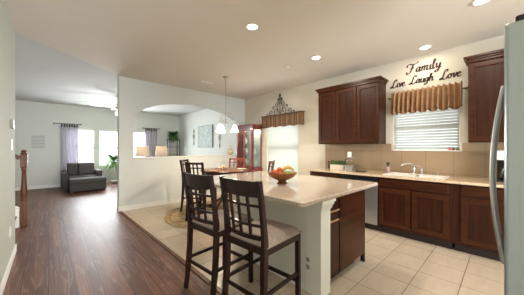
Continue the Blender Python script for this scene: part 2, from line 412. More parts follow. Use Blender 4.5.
struct(MB().box(0.98, -0.93, 0, 2.03, -0.82, CEIL).build('wall_back', P_beige), 'beige wall stub behind the refrigerator')
PW = [(0.0, 1.9, .05, 2.3), (2.4, 4.3, .05, 2.3)]  # unseen openings added so fill light can reach the kitchen
holes_wall('wall_back.001', 'y', yb-.12, yb, LX-.12, WR+.12, 0, CEIL, PW, P_beige)['label'] = 'beige wall behind the camera with two added, unseen glazed openings'
# arch wall
ax0, ax1, aspr, atop = 1.37, 4.38, 1.96, 2.53; ledz = 1.14
m = MB(); m.box(1.09, AY, 0, WR, AY+.15, ledz); m.box(1.09, AY, ledz, ax0, AY+.15, CEIL); m.box(ax1, AY, ledz, WR, AY+.15, CEIL)
pts = [(ax0, CEIL), (ax0, aspr)]
cx = (ax0+ax1)/2; rx = (ax1-ax0)/2
for i in range(1, 40):
    t = PI-PI*i/40; pts.append((cx+rx*math.cos(t), aspr+(atop-aspr)*math.sin(t)**0.9))
pts += [(ax1, aspr), (ax1, CEIL)]
m.prism(pts, 'y', AY, AY+.15)
struct(m.build('wall_arch', P_arch), 'beige half wall with a wide arched opening')
struct(MB().box(ax0-.0, AY-.03, ledz, ax1+.0, AY+.18, ledz+.028, .006).build('trim_2', P_white), 'white ledge along the arched opening')
# baseboards
struct(MB().box(LX, yb, 0, LX+.014, 4.47, .10, .003).build('baseboard_left', P_white))
struct(MB().box(LX-1.66, FY-.014, 0, WR-.02, FY, .10, .003).build('baseboard_far', P_white))
struct(MB().box(1.09, AY-.014, 0, WR, AY, .10, .003).build('baseboard_arch', P_white))
struct(MB().box(1.076, AY-.014, 0, 1.09, AY+.15, .10, .003).build('baseboard_arch.001', P_white))
struct(MB().box(WR-.014, 2.80, 0, WR, AY-.02, .10, .003).build('baseboard_right', P_white))
struct(MB().box(WR-.014, AY+.16, 0, WR, FY-.02, .10, .003).build('baseboard_right.001', P_white))

# windows
def window(name, axis, a0, u0, u1, z0, z1, label):
    r = bpy.data.objects.new(name, None); COL.objects.link(r); struct(r, label)
    def B(mb, ua, ub, za, zb, d0, d1):
        if axis == 'x': mb.box(a0+d0, ua, za, a0+d1, ub, zb)
        else: mb.box(ua, a0+d0, za, ub, a0+d1, zb)
    f = MB(); t = .04
    B(f, u0, u1, z0, z0+t, .06, .11); B(f, u0, u1, z1-t, z1, .06, .11); B(f, u0, u0+t, z0+t, z1-t, .06, .11); B(f, u1-t, u1, z0+t, z1-t, .06, .11)
    f.build('frame', P_white, r)
    c = MB(); zm = (z0+z1)/2; B(c, u0+t, u1-t, zm-.030, zm+.030, .055, .105); c.build('meeting_rail', P_white, r)
    p = MB(); B(p, u0+t, u1-t, z0+t, zm-.022, .08, .085); p.build('pane', GLASS, r)
    p = MB(); B(p, u0+t, u1-t, zm+.022, z1-t, .08, .085); p.build('pane', GLASS, r)
    s = MB(); B(s, u0, u1, z0-.0, z0+.012, -.02, .06); s.build('sill', P_white, r)
    return r
for i, q in enumerate(PW): window('window_%d' % (i+6), 'y', yb-.12, *q, 'added unseen glazed opening behind the camera')
window('window_1', 'x', WR, *SW, 'kitchen window above the sink')
window('window_2', 'x', WR, *DW, 'tall dining window with white blinds')
for i, (a, b) in enumerate(LW):
    window('window_%d' % (i+3), 'y', FY, a, b, .70, 2.06, ['first', 'second', 'third'][i]+' living room window from the left')

# blinds
def blind(y0, y1, z0, z1, pitch, tilt, label, x=WR+.03):
    t = thing('window_blind', label, 'blind', (x, (y0+y1)/2, z0))
    w = (y1-y0)/2-.012; h = z1-z0
    MB().box(-.022, -w, h-.045, .025, w, h-.004, .004).build('headrail', WHITEP, t)
    mb = MB(); z = .05
    while z < h-.06:
        M = Matrix.Translation((0, 0, z)) @ Matrix.Rotation(tilt, 4, 'Y')
        mb.box(-.025, -w, -.0012, .025, w, .0012, 0, M); z += pitch
    mb.build('slats', BLIND, t)
    MB().box(-.022, -w, .013, .022, w, .030, .004).build('bottom_rail', WHITEP, t)
    for s in (-.6, .6):
        MB().tube([(-.028, s*w, .03), (-.028, s*w, h-.045)], .0018, 5).build('cord', WHITEP, t)
    return t
blind(SW[0], SW[1], SW[2], SW[3], .046, math.radians(48), 'white slatted blind in the window over the sink')
blind(DW[0], DW[1], DW[2], DW[3], .040, math.radians(62), 'tall white slatted blind beside the china hutch')

# ------------------------------------------------------------------ cabinets
def door_panel(mb_frame, y0, y1, z0, z1, x, th=.02, fr=.055):
    """raised panel door in plane x (front towards -x); returns frame bm and panel bm"""
    mb_frame.box(x-th, y0, z0, x, y0+fr, z1, .003); mb_frame.box(x-th, y1-fr, z0, x, y1, z1, .003)
    mb_frame.box(x-th, y0+fr, z0, x, y1-fr, z0+fr, .003); mb_frame.box(x-th, y0+fr, z1-fr, x, y1-fr, z1, .003)
def add_door(par, y0, y1, z0, z1, x, name='door', mat=None, panelname='panel'):
    f = MB(); door_panel(f, y0, y1, z0, z1, x)
    d = f.build(name, mat or CABH, par)
    p = MB(); fr = .055
    p.box(x-.010, y0+fr-.001, z0+fr-.001, x-.003, y1-fr+.001, z1-fr+.001)
    bd = MB()
    a, b, c, e = y0+fr, y1-fr, z0+fr, z1-fr; w = .012
    bd.box(x-.024, a, c, x-.010, a+w, e, .003); bd.box(x-.024, b-w, c, x-.010, b, e, .003)
    bd.box(x-.024, a+w, c, x-.010, b-w, c+w, .003); bd.box(x-.024, a+w, e-w, x-.010, b-w, e, .003)
    p.build(panelname, CAB, d); bd.build('bead', CABH, d)
    return d
def crown(par, x0, x1, y0, y1, z, left=True, right=True):
    """stepped crown moulding around the cabinet top"""
    mb = MB()
    for i, (o, a, b) in enumerate(((.010, 0, .03), (.025, .03, .055), (.045, .055, .085))):
        mb.box(x0-o, y0-(o if right else 0), z+a, x1, y1+(o if left else 0), z+b, .003)
    return mb.build('crown_moulding', CABH, par)
UX = 4.245
u = thing('upper_cabinet', 'three-door dark wood upper cabinet between the two windows', 'cabinet', (0, 0, 0))
uz0, uz1 = 1.46, 2.55
MB().box(UX, 1.52, uz0, WR-.001, 2.757, uz1, .002).build('body', CAB, u)
crown(u, UX-.02, WR-.001, 1.52, 2.757, uz1)
for a, b in ((2.752, 2.355), (2.345, 1.930), (1.920, 1.526)): add_door(u, b, a, uz0+.012, uz1-.012, UX)
u = thing('upper_cabinet', 'dark wood upper cabinet right of the sink window, partly behind the refrigerator', 'cabinet', (0, 0, 0))
MB().box(UX, -.60, uz0, WR-.001, .357, uz1, .002).build('body', CAB, u)
crown(u, UX-.02, WR-.001, -.60, .357, uz1)
add_door(u, -.118, .350, uz0+.012, uz1-.012, UX); add_door(u, -.594, -.128, uz0+.012, uz1-.012, UX)

CT = .945; BX = 3.93      # counter top height, face frame x
def base_cab(label, y0, y1, doors, drawers):
    t = thing('base_cabinet', label, 'cabinet', (0, 0, 0))
    m_ = MB()
    if 'sink base' in label:      # open above so the bowls hang inside
        m_.box(BX, y0, .11, BX+.03, y1, CT-.035, .002); m_.box(BX+.03, y0, .11, WR-.02, y1, CT-.20)
        m_.box(BX+.03, y0, CT-.20, WR-.02, y0+.02, CT-.035); m_.box(BX+.03, y1-.02, CT-.20, WR-.02, y1, CT-.035)
    else: m_.box(BX, y0, .11, WR-.02, y1, CT-.035, .002)
    m_.build('body', CAB, t)
    MB().box(BX+.07, y0, 0.001, WR-.02, y1, .11).build('toe_kick', TOE, t)
    for a, b in doors: add_door(t, a, b, .15, .735, BX)
    for a, b in drawers:
        d = MB(); d.box(BX-.02, a, .765, BX, b, .885, .004); d.box(BX-.024, a+.02, .785, BX-.019, b-.02, .865, .003)
        d.build('drawer', CABH, t)
    return t
base_cab('dark base cabinet at the far end of the sink counter', 2.095, 2.76, [(2.11, 2.745)], [(2.11, 2.745)])
base_cab('dark two-door sink base cabinet under the window', .495, 1.425, [(.975, 1.41), (.52, .95)], [(.52, 1.41)])
base_cab('dark base cabinet running behind the refrigerator, right of the sink cabinet', -.82, .47, [(-.13, .40), (-.70, -.17)], [(-.13, .40), (-.70, -.17)])
struct(MB().box(BX, .4702, .11, WR-.02, .4948, CT-.035).build('trim_3', CAB), 'filler strip between base cabinets')

dw = thing('dishwasher', 'stainless dishwasher with black control panel left of the sink cabinet', 'dishwasher', (0, 0, 0))
MB().box(BX+.01, 1.43, .11, WR-.05, 2.09, CT-.036).build('body', BLACK, dw)
MB().box(BX-.025, 1.435, .115, BX+.01, 2.085, .80, .006).build('door', STEEL, dw)
cp = MB().box(BX-.03, 1.435, .803, BX+.01, 2.085, .905, .006).build('control_panel', BLACK, dw)
MB().bar((BX-.055, 1.50, .83), (BX-.055, 2.02, .83), .018, .018, .004).box(BX-.055, 1.50, .822, BX-.03, 1.52, .838).box(BX-.055, 2.0, .822, BX-.03, 2.02, .838).build('handle', BLACK, dw)
MB().box(BX+.07, 1.43, .001, BX+.09, 2.09, .11).build('toe_kick', TOE, dw)

# sink counter with cut-out for the sink
sx0, sx1, sy0, sy1 = 4.00, 4.44, .60, 1.36
m = MB(); cz0, cz1 = CT-.034, CT
m.box(BX-.06, -.825, cz0, sx0, 2.79, cz1, .006); m.box(sx1, -.825, cz0, WR-.001, 2.79, cz1)
m.box(sx0, -.825, cz0, sx1, sy0, cz1); m.box(sx0, sy1, cz0, sx1, 2.79, cz1)
tag(m.build('countertop', GRAN2), 'tan granite counter running along the sink wall', 'countertop')
m = MB(); sp0 = WR-.009
m.box(sp0, -.82, CT, WR-.0005, .45, 1.46-.0005); m.box(sp0, .45, CT, WR-.0005, 1.425, SW[2]-.002); m.box(sp0, 1.425, CT, WR-.0005, 2.79, 1.46-.0005)
struct(m.build('wall_backsplash', SPLASH), 'tan square tile backsplash')
# sink
s = thing('kitchen_sink', 'white double-bowl sink set in the counter under the window', 'sink', (0, 0, 0))
m = MB(); t = .03; zr = CT+.008; ym = (sy0+sy1)/2
m.box(sx0-.02, sy0-.02, CT+.0005, sx0+t, sy1+.02, zr, .004); m.box(sx1-.07, sy0-.02, CT+.0005, sx1+.02, sy1+.02, zr, .004)
m.box(sx0+t, sy0-.02, CT+.0005, sx1-.07, sy0+t, zr, .004); m.box(sx0+t, sy1-t, CT+.0005, sx1-.07, sy1+.02, zr, .004); m.box(sx0+t, ym-.02, CT-.02, sx1-.07, ym+.02, zr, .004)
m.build('rim', CERAM, s)
for a, b in ((sy0+t, ym-.02), (ym+.02, sy1-t)):
    q = MB(); X0, X1 = sx0+t, sx1-.07
    q.box(X0-.008, a-.008, CT-.19, X1+.008, b+.008, CT-.182)
    q.box(X0-.008, a-.008, CT-.19, X0, b+.008, CT-.001); q.box(X1, a-.008, CT-.19, X1+.008, b+.008, CT-.001)
    q.box(X0, a-.008, CT-.19, X1, a, CT-.001); q.box(X0, b, CT-.19, X1, b+.008, CT-.001)
    q.build('bowl', CERAM, s)
fx = sx1-.03
f = thing('kitchen_faucet', 'chrome sink faucet with curved spout and side lever', 'faucet', (fx, 1.035, zr))
MB().lathe([(.030, 0), (.030, .01), (.022, .02), (.020, .10), (.016, .13)], 16).build('base', CHROME, f)
MB().tube([(0, 0, .10), (-.01, .01, .15), (-.05, .05, .175), (-.11, .11, .165), (-.15, .15, .14), (-.155, .155, .12)], .011, 10).build('spout', NICKEL, f)
f = thing('faucet_lever', 'upright chrome lever handle right of the faucet', 'faucet', (fx, .93, zr))
MB().lathe([(.022, 0), (.022, .012), (.016, .02), (.016, .09), (.012, .10)], 16).build('base', CHROME, f)
MB().tube([(0, 0, .09), (-.02, .03, .13), (-.06, .08, .15)], .009, 8).build('handle', NICKEL, f)
f = thing('side_sprayer', 'small dark sprayer at the right of the sink', 'sprayer', (fx, .72, zr))
MB().lathe([(.018, 0), (.016, .015), (.010, .02), (.012, .05), (.008, .06)], 14).build('body', NICKEL, f)
b = thing('soap_bottle', 'clear soap bottle with black pump left of the faucet', 'bottle', (4.40, 1.43, CT))
MB().lathe([(0, 0), (.026, 0), (.028, .01), (.028, .085), (.012, .105), (.012, .115)], 18).build('body', simple('lilac_soap', S(170, 145, 150), 0.2), b)
MB().lathe([(.017, .113), (.017, .135), (.008, .137), (.008, .150), (.026, .152), (.026, .178), (0, .182)], 14).build('pump', BLACK, b)

# counter objects at far end
b = thing('pepper_mill', 'small dark bottle at the far end of the counter', 'bottle', (4.40, 2.60, CT))
MB().lathe([(.0, 0), (.026, 0), (.028, .01), (.024, .06), (.012, .085), (.012, .12), (.018, .125), (.018, .15), (0, .155)], 16).build('body', simple('dark_green_glass', S(40, 40, 26), 0.25), b)
pl = thing('herb_planter', 'white rectangular planter of green herbs on the counter', 'planter', (4.36, 2.375, CT))
MB().box(-.05, -.15, 0, .05, .15, .09, .006).build('pot', simple('white_washed_planter', S(206, 194, 178), 0.7, 0, 30, 0.12), pl)
mb = MB()
for i in range(260):
    x = random.uniform(-.045, .045); y = random.uniform(-.15, .15); z = random.uniform(.085, .175)
    a = random.uniform(0, 6.28); mb.ball(x, y, z, .012, random.uniform(.6, 1.4), random.uniform(.6, 1.4), .6, 6)
mb.build('foliage', GREEN, pl)
fp = thing('food_processor', 'silver food processor with a clear bowl beside the herb planter', 'appliance', (4.30, 2.08, CT))
MB().box(-.075, -.075, 0, .075, .075, .10, .02).box(-.08, -.08, 0, .08, .08, .012, .005).build('base', STEEL, fp)
MB().lathe([(.060, .1005), (.066, .105), (.070, .23), (.066, .235)], 20).build('bowl', CGLASS, fp)
MB().lathe([(.071, .235), (.071, .248), (.05, .255), (0, .255)], 20).build('lid', simple('smoky_lid', S(120, 118, 116), 0.3), fp)
MB().box(-.025, -.02, .253, .025, .045, .36, .01).build('feed_tube', WHITEP, fp)
MB().tube([(.0, .069, .215), (0, .10, .205), (0, .10, .13), (0, .069, .12)], .008, 8).build('handle', BLACK, fp)
cb = thing('trivet', 'dark flat trivet in front of the food processor', 'trivet', (4.22, 1.84, CT))
MB().lathe([(0, 0), (.10, 0), (.105, .004), (.10, .010), (0, .010)], 24).build('plate', BLACK, cb)
cm = thing('coffee_maker', 'white and black coffee maker on the counter behind the refrigerator handle', 'coffee maker', (4.30, -.02, CT))
MB().box(-.12, -.10, 0, .12, .10, .025, .006).build('base', BLACK, cm)
MB().box(.03, -.10, .025, .12, .10, .28, .006).build('column', BLACK, cm)
MB().box(-.12, -.10, .28, .12, .10, .40, .012).build('water_tank', WHITEP, cm)
MB().lathe([(.05, .028), (.075, .05), (.08, .12), (.055, .19), (.058, .2)], 20, Matrix.Translation((-.045, 0, 0))).build('carafe', simple('dark_coffee_glass', S(24, 16, 12), 0.08), cm)

# ------------------------------------------------------------------ refrigerator
fr = thing('refrigerator', 'large stainless refrigerator standing at the right edge of the picture', 'refrigerator', (0, 0, 0))
FX0, FX1, FYf = 1.055, 1.965, .004
MB().box(FX0, -.80, .03, FX1, -.082, 1.765, .006).build('body', STEEL_SIDE, fr)
MB().box(FX0+.05, -.75, 0.001, FX1-.05, -.12, .03).build('feet', BLACK, fr)
for a, b in ((FX0, 1.508), (1.512, FX1)):
    d = MB().box(a, -.078, .72, b, FYf, 1.775, .010, None, 3).build('door', STEEL_SIDE, fr)
    hx = 1.475 if a == FX0 else 1.545
    hp = [(hx, FYf+.038*math.sin(PI*k/10)**.9, 1.655-.787*k/10) for k in range(11)]
    def cr(P, n=6):
        out = []
        for i in range(len(P)-1):
            p0 = Vector(P[max(i-1, 0)]); p1 = Vector(P[i]); p2 = Vector(P[i+1]); p3 = Vector(P[min(i+2, len(P)-1)])
            for k in range(n):
                t = k/n; out.append(0.5*((2*p1)+(p2-p0)*t+(2*p0-5*p1+4*p2-p3)*t*t+(3*p1-p0-3*p2+p3)*t**3))
        out.append(Vector(P[-1])); return out
    MB().tube(cr(hp), .0105, 10).build('handle', STEEL, d)
dr = MB().box(FX0, -.078, .06, FX1, FYf, .715, .010, None, 3).build('drawer', STEEL_SIDE, fr)
MB().tube([(1.15, FYf, .46), (1.17, FYf+.05, .46), (1.85, FYf+.05, .46), (1.87, FYf, .46)], .012, 8).build('handle', STEEL, dr)
MB().box(FX0+.01, -.12, 1.775, FX0+.10, -.02, 1.795, .006).build('hinge_cover', BLACK, fr)

# ------------------------------------------------------------------ island
isl = thing('kitchen_island', 'kitchen island with pale painted half wall, white corner post and dark cabinets', 'kitchen island', (0, 0, 0))
IY0, IY1 = 1.165, 2.52
MB().box(1.81, IY0+.02, 0.001, 1.96, IY1, CT-.042).build('half_wall', P_island, isl)
m = MB(); px0, px1, py0, py1 = 1.80, 1.965, IY0-.02, IY0+.15
m.box(px0, py0, .001, px1, py1, CT-.042, .004)
m.build('post', P_island, isl)
m = MB()
for o, a, b in ((.008, .80, .815), (.018, .815, .845), (.032, .845, .875), (.045, .875, CT-.042)): m.box(px0-o, py0-o, a, px1+o*.5, py1, b, .004)
m.build('capital', P_island, isl)
MB().box(1.968, IY0+.02, .11, 2.78, IY1, CT-.042, .002).build('cabinet_body', CAB, isl)
MB().box(1.985, IY0+.09, 0.001, 2.70, IY1, .11).build('toe_kick', TOE, isl)
MB().box(2.185, IY0, .11, 2.785, IY0+.02, CT-.045, .003).build('end_panel', CABH, isl)
MB().box(2.775, IY0, .001, 2.795, IY0+.05, CT-.045, .002).build('corner_trim', TOE, isl)
EDGE = simple('light_wood_edge', S(188, 152, 116), .4)
dd = MB().box(1.972, IY0, .13, 2.165, IY0+.019, .645, .004).build('door', CABH, isl)
MB().box(1.980, IY0-.010, .648, 2.160, IY0+.015, .660, .003).build('edge_strip', EDGE, dd)
dd = MB().box(1.972, IY0, .665, 2.165, IY0+.019, .745, .004).build('drawer', CABH, isl)
MB().box(1.980, IY0-.010, .748, 2.160, IY0+.015, .760, .003).build('edge_strip', EDGE, dd)
MB().box(1.972, IY0, .765, 2.165, IY0+.019, .89, .004).build('drawer', CABH, isl)
MB().box(1.81-.012, IY0+.15, .001, 1.81, IY1, .10, .003).build('baseboard', P_white, isl)
op = thing('electrical_outlet', 'white electrical outlet on the island half wall', 'outlet', (1.8080, 1.29, .28))
MB().box(-.006, -.052, -.08, 0, .052, .08, .003).build('plate', WHITEP, op)
MB().box(-.009, -.020, .015, -.006, .020, .055, .002).build('socket', simple('ivory_socket', S(150, 148, 140), .4), op); MB().box(-.009, -.020, -.055, -.006, .020, -.015, .002).build('socket', simple('ivory_socket2', S(150, 148, 140), .4), op)
# island top with rounded corners
def rounded(x0, y0, x1, y1, r, n=6):
    P = []
    for cx_, cy_, a in ((x1-r, y1-r, 0), (x0+r, y1-r, PI/2), (x0+r, y0+r, PI), (x1-r, y0+r, 1.5*PI)):
        for i in range(n+1): t = a+PI/2*i/n; P.append((cx_+r*math.cos(t), cy_+r*math.sin(t)))
    return P
b = bmesh.new(); P = rounded(1.455, 1.095, 3.04, 3.15, .04)
A = [b.verts.new((x, y, CT-.040)) for x, y in P]; C = [b.verts.new((x, y, CT)) for x, y in P]
b.faces.new(A); top = b.faces.new(list(reversed(C)))
for i in range(len(P)): b.faces.new((A[i], C[i], C[(i+1) % len(P)], A[(i+1) % len(P)]))
bmesh.ops.recalc_face_normals(b, faces=b.faces[:])
ed = [e for e in b.edges if len(e.link_faces) == 2 and abs(e.verts[0].co.z-e.verts[1].co.z) < 1e-6]
bmesh.ops.bevel(b, geom=ed, offset=.010, segments=3, affect='EDGES', profile=.5)
m = MB(); m._merge(b); ic = m.build('countertop', GRAN, isl); ic['label'] = 'beige speckled granite island top'

# ------------------------------------------------------------------ stools and dining chairs
def make_chair(name, label, seat_w, depth, seat_z, top_z, wood_m, cat, toprail=.115, group=None):
    t = thing(name, label, cat, (0, 0, 0), 0, group)
    w = seat_w/2; xb = -depth/2; xf = depth/2
    flare = .05
    post_pts = lambda z: xb + (-flare*((seat_z-z)/seat_z)**2 if z < seat_z else -.065*((z-seat_z)/(top_z-seat_z))**1.3)
    for sgn in (1, -1):
        mb = MB(); zs = [0, .12, .26, .40, seat_z-.04, seat_z+.05, seat_z+.2, seat_z+.34, top_z]
        b = bmesh.new(); rings = []
        for z in zs:
            cx_ = post_pts(z); hw = .017 if z < seat_z else .0165; hd = .023 if 0.2 < z < seat_z+.1 else .017
            rings.append([b.verts.new((cx_+dx*hd, sgn*(w-.015)+dy*hw, z)) for dx, dy in ((-1, -1), (1, -1), (1, 1), (-1, 1))])
        for a, c in zip(rings[:-1], rings[1:]):
            for k in range(4): b.faces.new((a[k], a[(k+1) % 4], c[(k+1) % 4], c[k]))
        b.faces.new(list(reversed(rings[0]))); b.faces.new(rings[-1])
        bmesh.ops.recalc_face_normals(b, faces=b.faces[:]); mb._merge(b); mb.build('rear_leg', wood_m, t)
    for sgn in (1, -1):
        MB().bar((xf-.02, sgn*(w-.015), 0), (xf-.02, sgn*(w-.02), seat_z-.04), .038, .038, .003).build('front_leg', wood_m, t)
    MB().box(xb-.01, -w, seat_z-.075, xf, w, seat_z-.02, .004).build('seat_frame', wood_m, t)
    # cushion
    def cush(u_, v_):
        x = xb+.005+(xf+.012-xb-.005)*u_; y = (-w-.004)+(2*w+.008)*v_
        e = min(u_, 1-u_, v_, 1-v_); return (x, y, seat_z-.015+.054*min(1, (e/.14))**.5 + .008*math.sin(PI*u_)*math.sin(PI*v_))
    mb = MB(); mb.grid(cush, 14, 14, True); mb.box(xb+.006, -w-.003, seat_z-.022, xf+.011, w+.003, seat_z-.012, .002); mb.build('seat', SEATF, t)
    # curved back rail and grid
    def backx(yn, z): return post_pts(z)-.035*(1-yn*yn)
    def rail(z0, z1, th, name):
        b = bmesh.new(); n = 12; rings = []
        for i in range(n+1):
            yn = -1+2*i/n; y = yn*(w-.026)
            rings.append([b.verts.new((backx(yn, z)+dx, y, z)) for z, dx in ((z0, -th/2), (z0, th/2), (z1, th/2), (z1, -th/2))])
        for a, c in zip(rings[:-1], rings[1:]):
            for k in range(4): b.faces.new((a[k], a[(k+1) % 4], c[(k+1) % 4], c[k]))
        b.faces.new(list(reversed(rings[0]))); b.faces.new(rings[-1])
        bmesh.ops.recalc_face_normals(b, faces=b.faces[:]); MB()._merge(b).build(name, wood_m, t)
    rail(top_z-toprail, top_z-.005, .022, 'top_rail')
    zb = seat_z+.07; zt = top_z-toprail
    rail(zb-.035, zb, .020, 'lower_rail')
    rail(zt-.075, zt-.055, .014, 'cross_slat'); rail(zb+.065, zb+.085, .014, 'cross_slat')
    for yn in (-.48, 0.0, .48):
        mb = MB(); b = bmesh.new(); rings = []
        for i in range(5):
            z = zb+(zt-zb)*i/4; xx = backx(yn, z)
            rings.append([b.verts.new((xx+dx*.006, yn*(w-.026)+dy*.0125, z)) for dx, dy in ((-1, -1), (1, -1), (1, 1), (-1, 1))])
        for a, c in zip(rings[:-1], rings[1:]):
            for k in range(4): b.faces.new((a[k], a[(k+1) % 4], c[(k+1) % 4], c[k]))
        b.faces.new(list(reversed(rings[0]))); b.faces.new(rings[-1])
        bmesh.ops.recalc_face_normals(b, faces=b.faces[:]); mb._merge(b).build('vertical_slat', wood_m, t)
    for sgn in (1, -1):
        MB().bar((post_pts(.29), sgn*(w-.016), .29), (xf-.02, sgn*(w-.017), .29), .018, .030, .002).build('stretcher', wood_m, t)
    MB().bar((xf-.02, -(w-.03), .22), (xf-.02, w-.03, .22), .022, .030, .002).build('stretcher', wood_m, t)
    MB().bar((post_pts(.26), -(w-.03), .26), (post_pts(.26), w-.03, .26), .018, .028, .002).build('stretcher', wood_m, t)
    return t
g1 = 'dark bar stools pulled up to the island'
st = make_chair('bar_stool', 'nearest dark wooden bar stool at the island, fabric seat in full view', .45, .46, .66, 1.145, CHAIR, 'bar stool', .125, g1)
st.location = (1.36, 1.43, 0); st.rotation_euler = (0, 0, math.radians(5))
dup(st, (1.285, 1.98, 0), math.radians(6), 'dark wooden bar stool behind the nearest one, further along the island')
g2 = 'tall dining chairs around the pub table'
dc = make_chair('dining_chair', 'dark tall dining chair nearest the camera side of the dining table', .40, .38, .66, 1.11, CHAIR, 'chair', .045, g2)
TC = (2.80, 4.20)
RUGZ = .010
dc.location = (2.17, 4.02, RUGZ); dc.rotation_euler = (0, 0, math.radians(24))
dup(dc, (2.37, 4.73, RUGZ), math.radians(-48), 'dark tall dining chair nearest the half wall, beyond the left chair')
red = make_chair('dining_chair', 'reddish brown dining chair in front of the china hutch', .42, .38, .66, 1.11, CHAIR_RED, 'chair', .045, g2)
red.location = (3.36, 4.62, RUGZ); red.rotation_euler = (0, 0, math.radians(216))
dup(red, (3.22, 3.50, RUGZ), math.radians(122), 'reddish brown dining chair in front of the dining window')
rg = tag(MB().lathe([(0, 0.001), (1.05, 0.001), (1.055, .004), (1.05, RUGZ-.001), (0, RUGZ-.001)], 96).build('round_rug', rug_mat(), None, (2.63, 4.22, 0)), 'round tan woven rug under the dining table', 'rug')
TABLE = wood('brown_table_wood', S(66, 38, 24), S(100, 62, 40), 0.3, (4, 20, 4), 0.2)
tb = thing('dining_table', 'round dark counter-height dining table on the round rug', 'table', (*TC, RUGZ))
MB().lathe([(0, .865), (.50, .865), (.52, .875), (.52, .89), (.51, .897), (0, .897)], 56).build('tabletop', TABLE, tb)
MB().lathe([(.43, .79), (.43, .864), (.39, .864), (.39, .79)], 40, None, True, False).build('apron', TABLE, tb)
MB().lathe([(.05, .25), (.09, .28), (.07, .4), (.05, .5), (.08, .62), (.06, .78), (.12, .80), (.12, .864)], 24).build('pedestal', TABLE, tb)
for k in range(4):
    a = k*PI/2+.4; c_, s_ = math.cos(a), math.sin(a)
    MB().tube([(c_*.03, s_*.03, .30), (c_*.2, s_*.2, .20), (c_*.36, s_*.36, .05), (c_*.42, s_*.42, .034)], .028, 8).build('leg', TABLE, tb)
TT = RUGZ+.897
can = thing('candle_holder', 'glass hurricane with a candle in the middle of the dining table', 'candle holder', (2.78, 4.22, TT))
MB().lathe([(0, 0), (.06, 0), (.06, .01), (.05, .02), (.05, .03)], 20).build('base', simple('bronze_base', S(110, 84, 60), .4, .5), can)
MB().lathe([(.045, .03), (.068, .06), (.068, .15), (.056, .18)], 20, None, True, False).build('glass', CGLASS, can)
MB().cyl(0, 0, .03, .09, .025).build('candle', simple('peach_wax', S(206, 150, 116), .5), can)
def plate(x, y, label, mat):
    p = thing('place_setting', label, 'placemat', (x, y, TT))
    MB().lathe([(0, 0), (.15, 0), (.155, .003), (.15, .005), (0, .005)], 32).build('placemat', simple('dark_woven_mat', S(70, 44, 32), .8, 0, 60, .3), p)
    MB().lathe([(0, .0055), (.07, .0055), (.11, .016), (.108, .019), (.07, .010), (0, .010)], 28).build('plate', mat, p)
PLT = simple('plate_glaze', S(196, 186, 170), .25)
plate(2.42, 4.04, 'round placemat with plate at the left of the dining table', simple('brown_plate', S(150, 104, 72), .3))
plate(3.10, 3.98, 'round placemat with plate at the right of the dining table', PLT)
plate(2.92, 4.52, 'round placemat with plate at the hutch side of the dining table', PLT)
gl = thing('drinking_glass', 'clear tumbler standing on the dining table', 'glass', (3.02, 4.24, TT))
MB().lathe([(0, 0), (.03, 0), (.036, .12), (.033, .12), (.027, .008), (0, .008)], 18).build('tumbler', CGLASS, gl)

# fruit bowl
BLX, BLY = 2.10, 1.89
bw = thing('fruit_bowl', 'brown footed wooden bowl on the island', 'bowl', (BLX, BLY, CT))
WB = wood('carved_brown_bowl', S(104, 62, 34), S(158, 104, 62), .4, (8, 8, 60), .3)
MB().lathe([(0, 0), (.070, 0), (.072, .006), (.055, .012), (.050, .035)], 32).build('foot', WB, bw)
MB().lathe([(.050, .035), (.10, .055), (.15, .085), (.182, .125), (.186, .135), (.178, .135), (.145, .095), (.09, .065), (0, .055)], 40, None, True, False).build('bowl', WB, bw)
def fruit(kind, x, y, z, r, mat, label, sx=1, sz=1):
    r *= .92; z -= .004
    f = thing(kind, label, 'fruit', (BLX+x, BLY+y, CT+z), 0)
    MB().lathe([(0, -r*sz*.9), (r*.35, -r*sz*.92), (r*.8, -r*sz*.6), (r, 0), (r*.85, r*sz*.55), (r*.45, r*sz*.85), (r*.12, r*sz*.82), (0, r*sz*.74)], 18).build('flesh', mat, f)
    MB().tube([(0, 0, r*sz*.74), (.003, 0, r*sz*1.05)], .0025, 6).build('stem', WB, f)
OR = simple('orange_peel', S(216, 108, 40), .45, 0, 90, .1, .1); RE = simple('red_apple_skin', S(200, 84, 44), .35, 0, 14, .25)
GRN = simple('green_apple_skin', S(158, 170, 84), .35, 0, 14, .15); YE = simple('banana_peel', S(206, 172, 74), .45, 0, 18, .12)
# view-left on the bowl is (-.731,.682)
def vl(a, d): return (-.731*a+.682*d, .682*a+.731*d)
x, y = vl(.105, -.02); fruit('apple', x, y, .130, .040, RE, 'red-orange apple at the left side of the fruit bowl')
x, y = vl(.085, .07); fruit('orange', x, y, .135, .038, OR, 'orange low at the back left of the fruit bowl')
x, y = vl(.030, .0); fruit('orange', x, y, .168, .042, OR, 'orange on top of the pile in the fruit bowl')
x, y = vl(.040, -.085); fruit('apple', x, y, .128, .038, RE, 'red apple at the front of the fruit bowl')
x, y = vl(-.045, -.075); fruit('apple', x, y, .138, .038, GRN, 'green apple at the front of the fruit bowl')
x, y = vl(-.105, -.055); fruit('apple', x, y, .134, .034, GRN, 'small green apple at the right rim of the fruit bowl')
for k, (off, lab) in enumerate(((0.0, 'front'), (.034, 'middle'), (.066, 'rear'))):
    bn = thing('banana', lab+' yellow banana of the bunch on the fruit bowl', 'fruit', (BLX, BLY, CT))
    pts = []; rad = []
    for i in range(11):
        s_ = i/10; a = -.005-.145*s_; xx, yy = vl(a, off-.01+.01*s_)
        pts.append((xx, yy, .155+.038*math.sin(PI*s_)+.01*k*.3)); rad.append(.016*math.sin(PI*(.12+.76*s_))**.6)
    MB().tube(pts, .016, 10, False, rad).build('peel', YE, bn)
    MB().tube([pts[0], (pts[0][0]-.01*-.731, pts[0][1]-.01*.682*-1, pts[0][2]-.006)], .005, 6).build('tip', WB, bn)

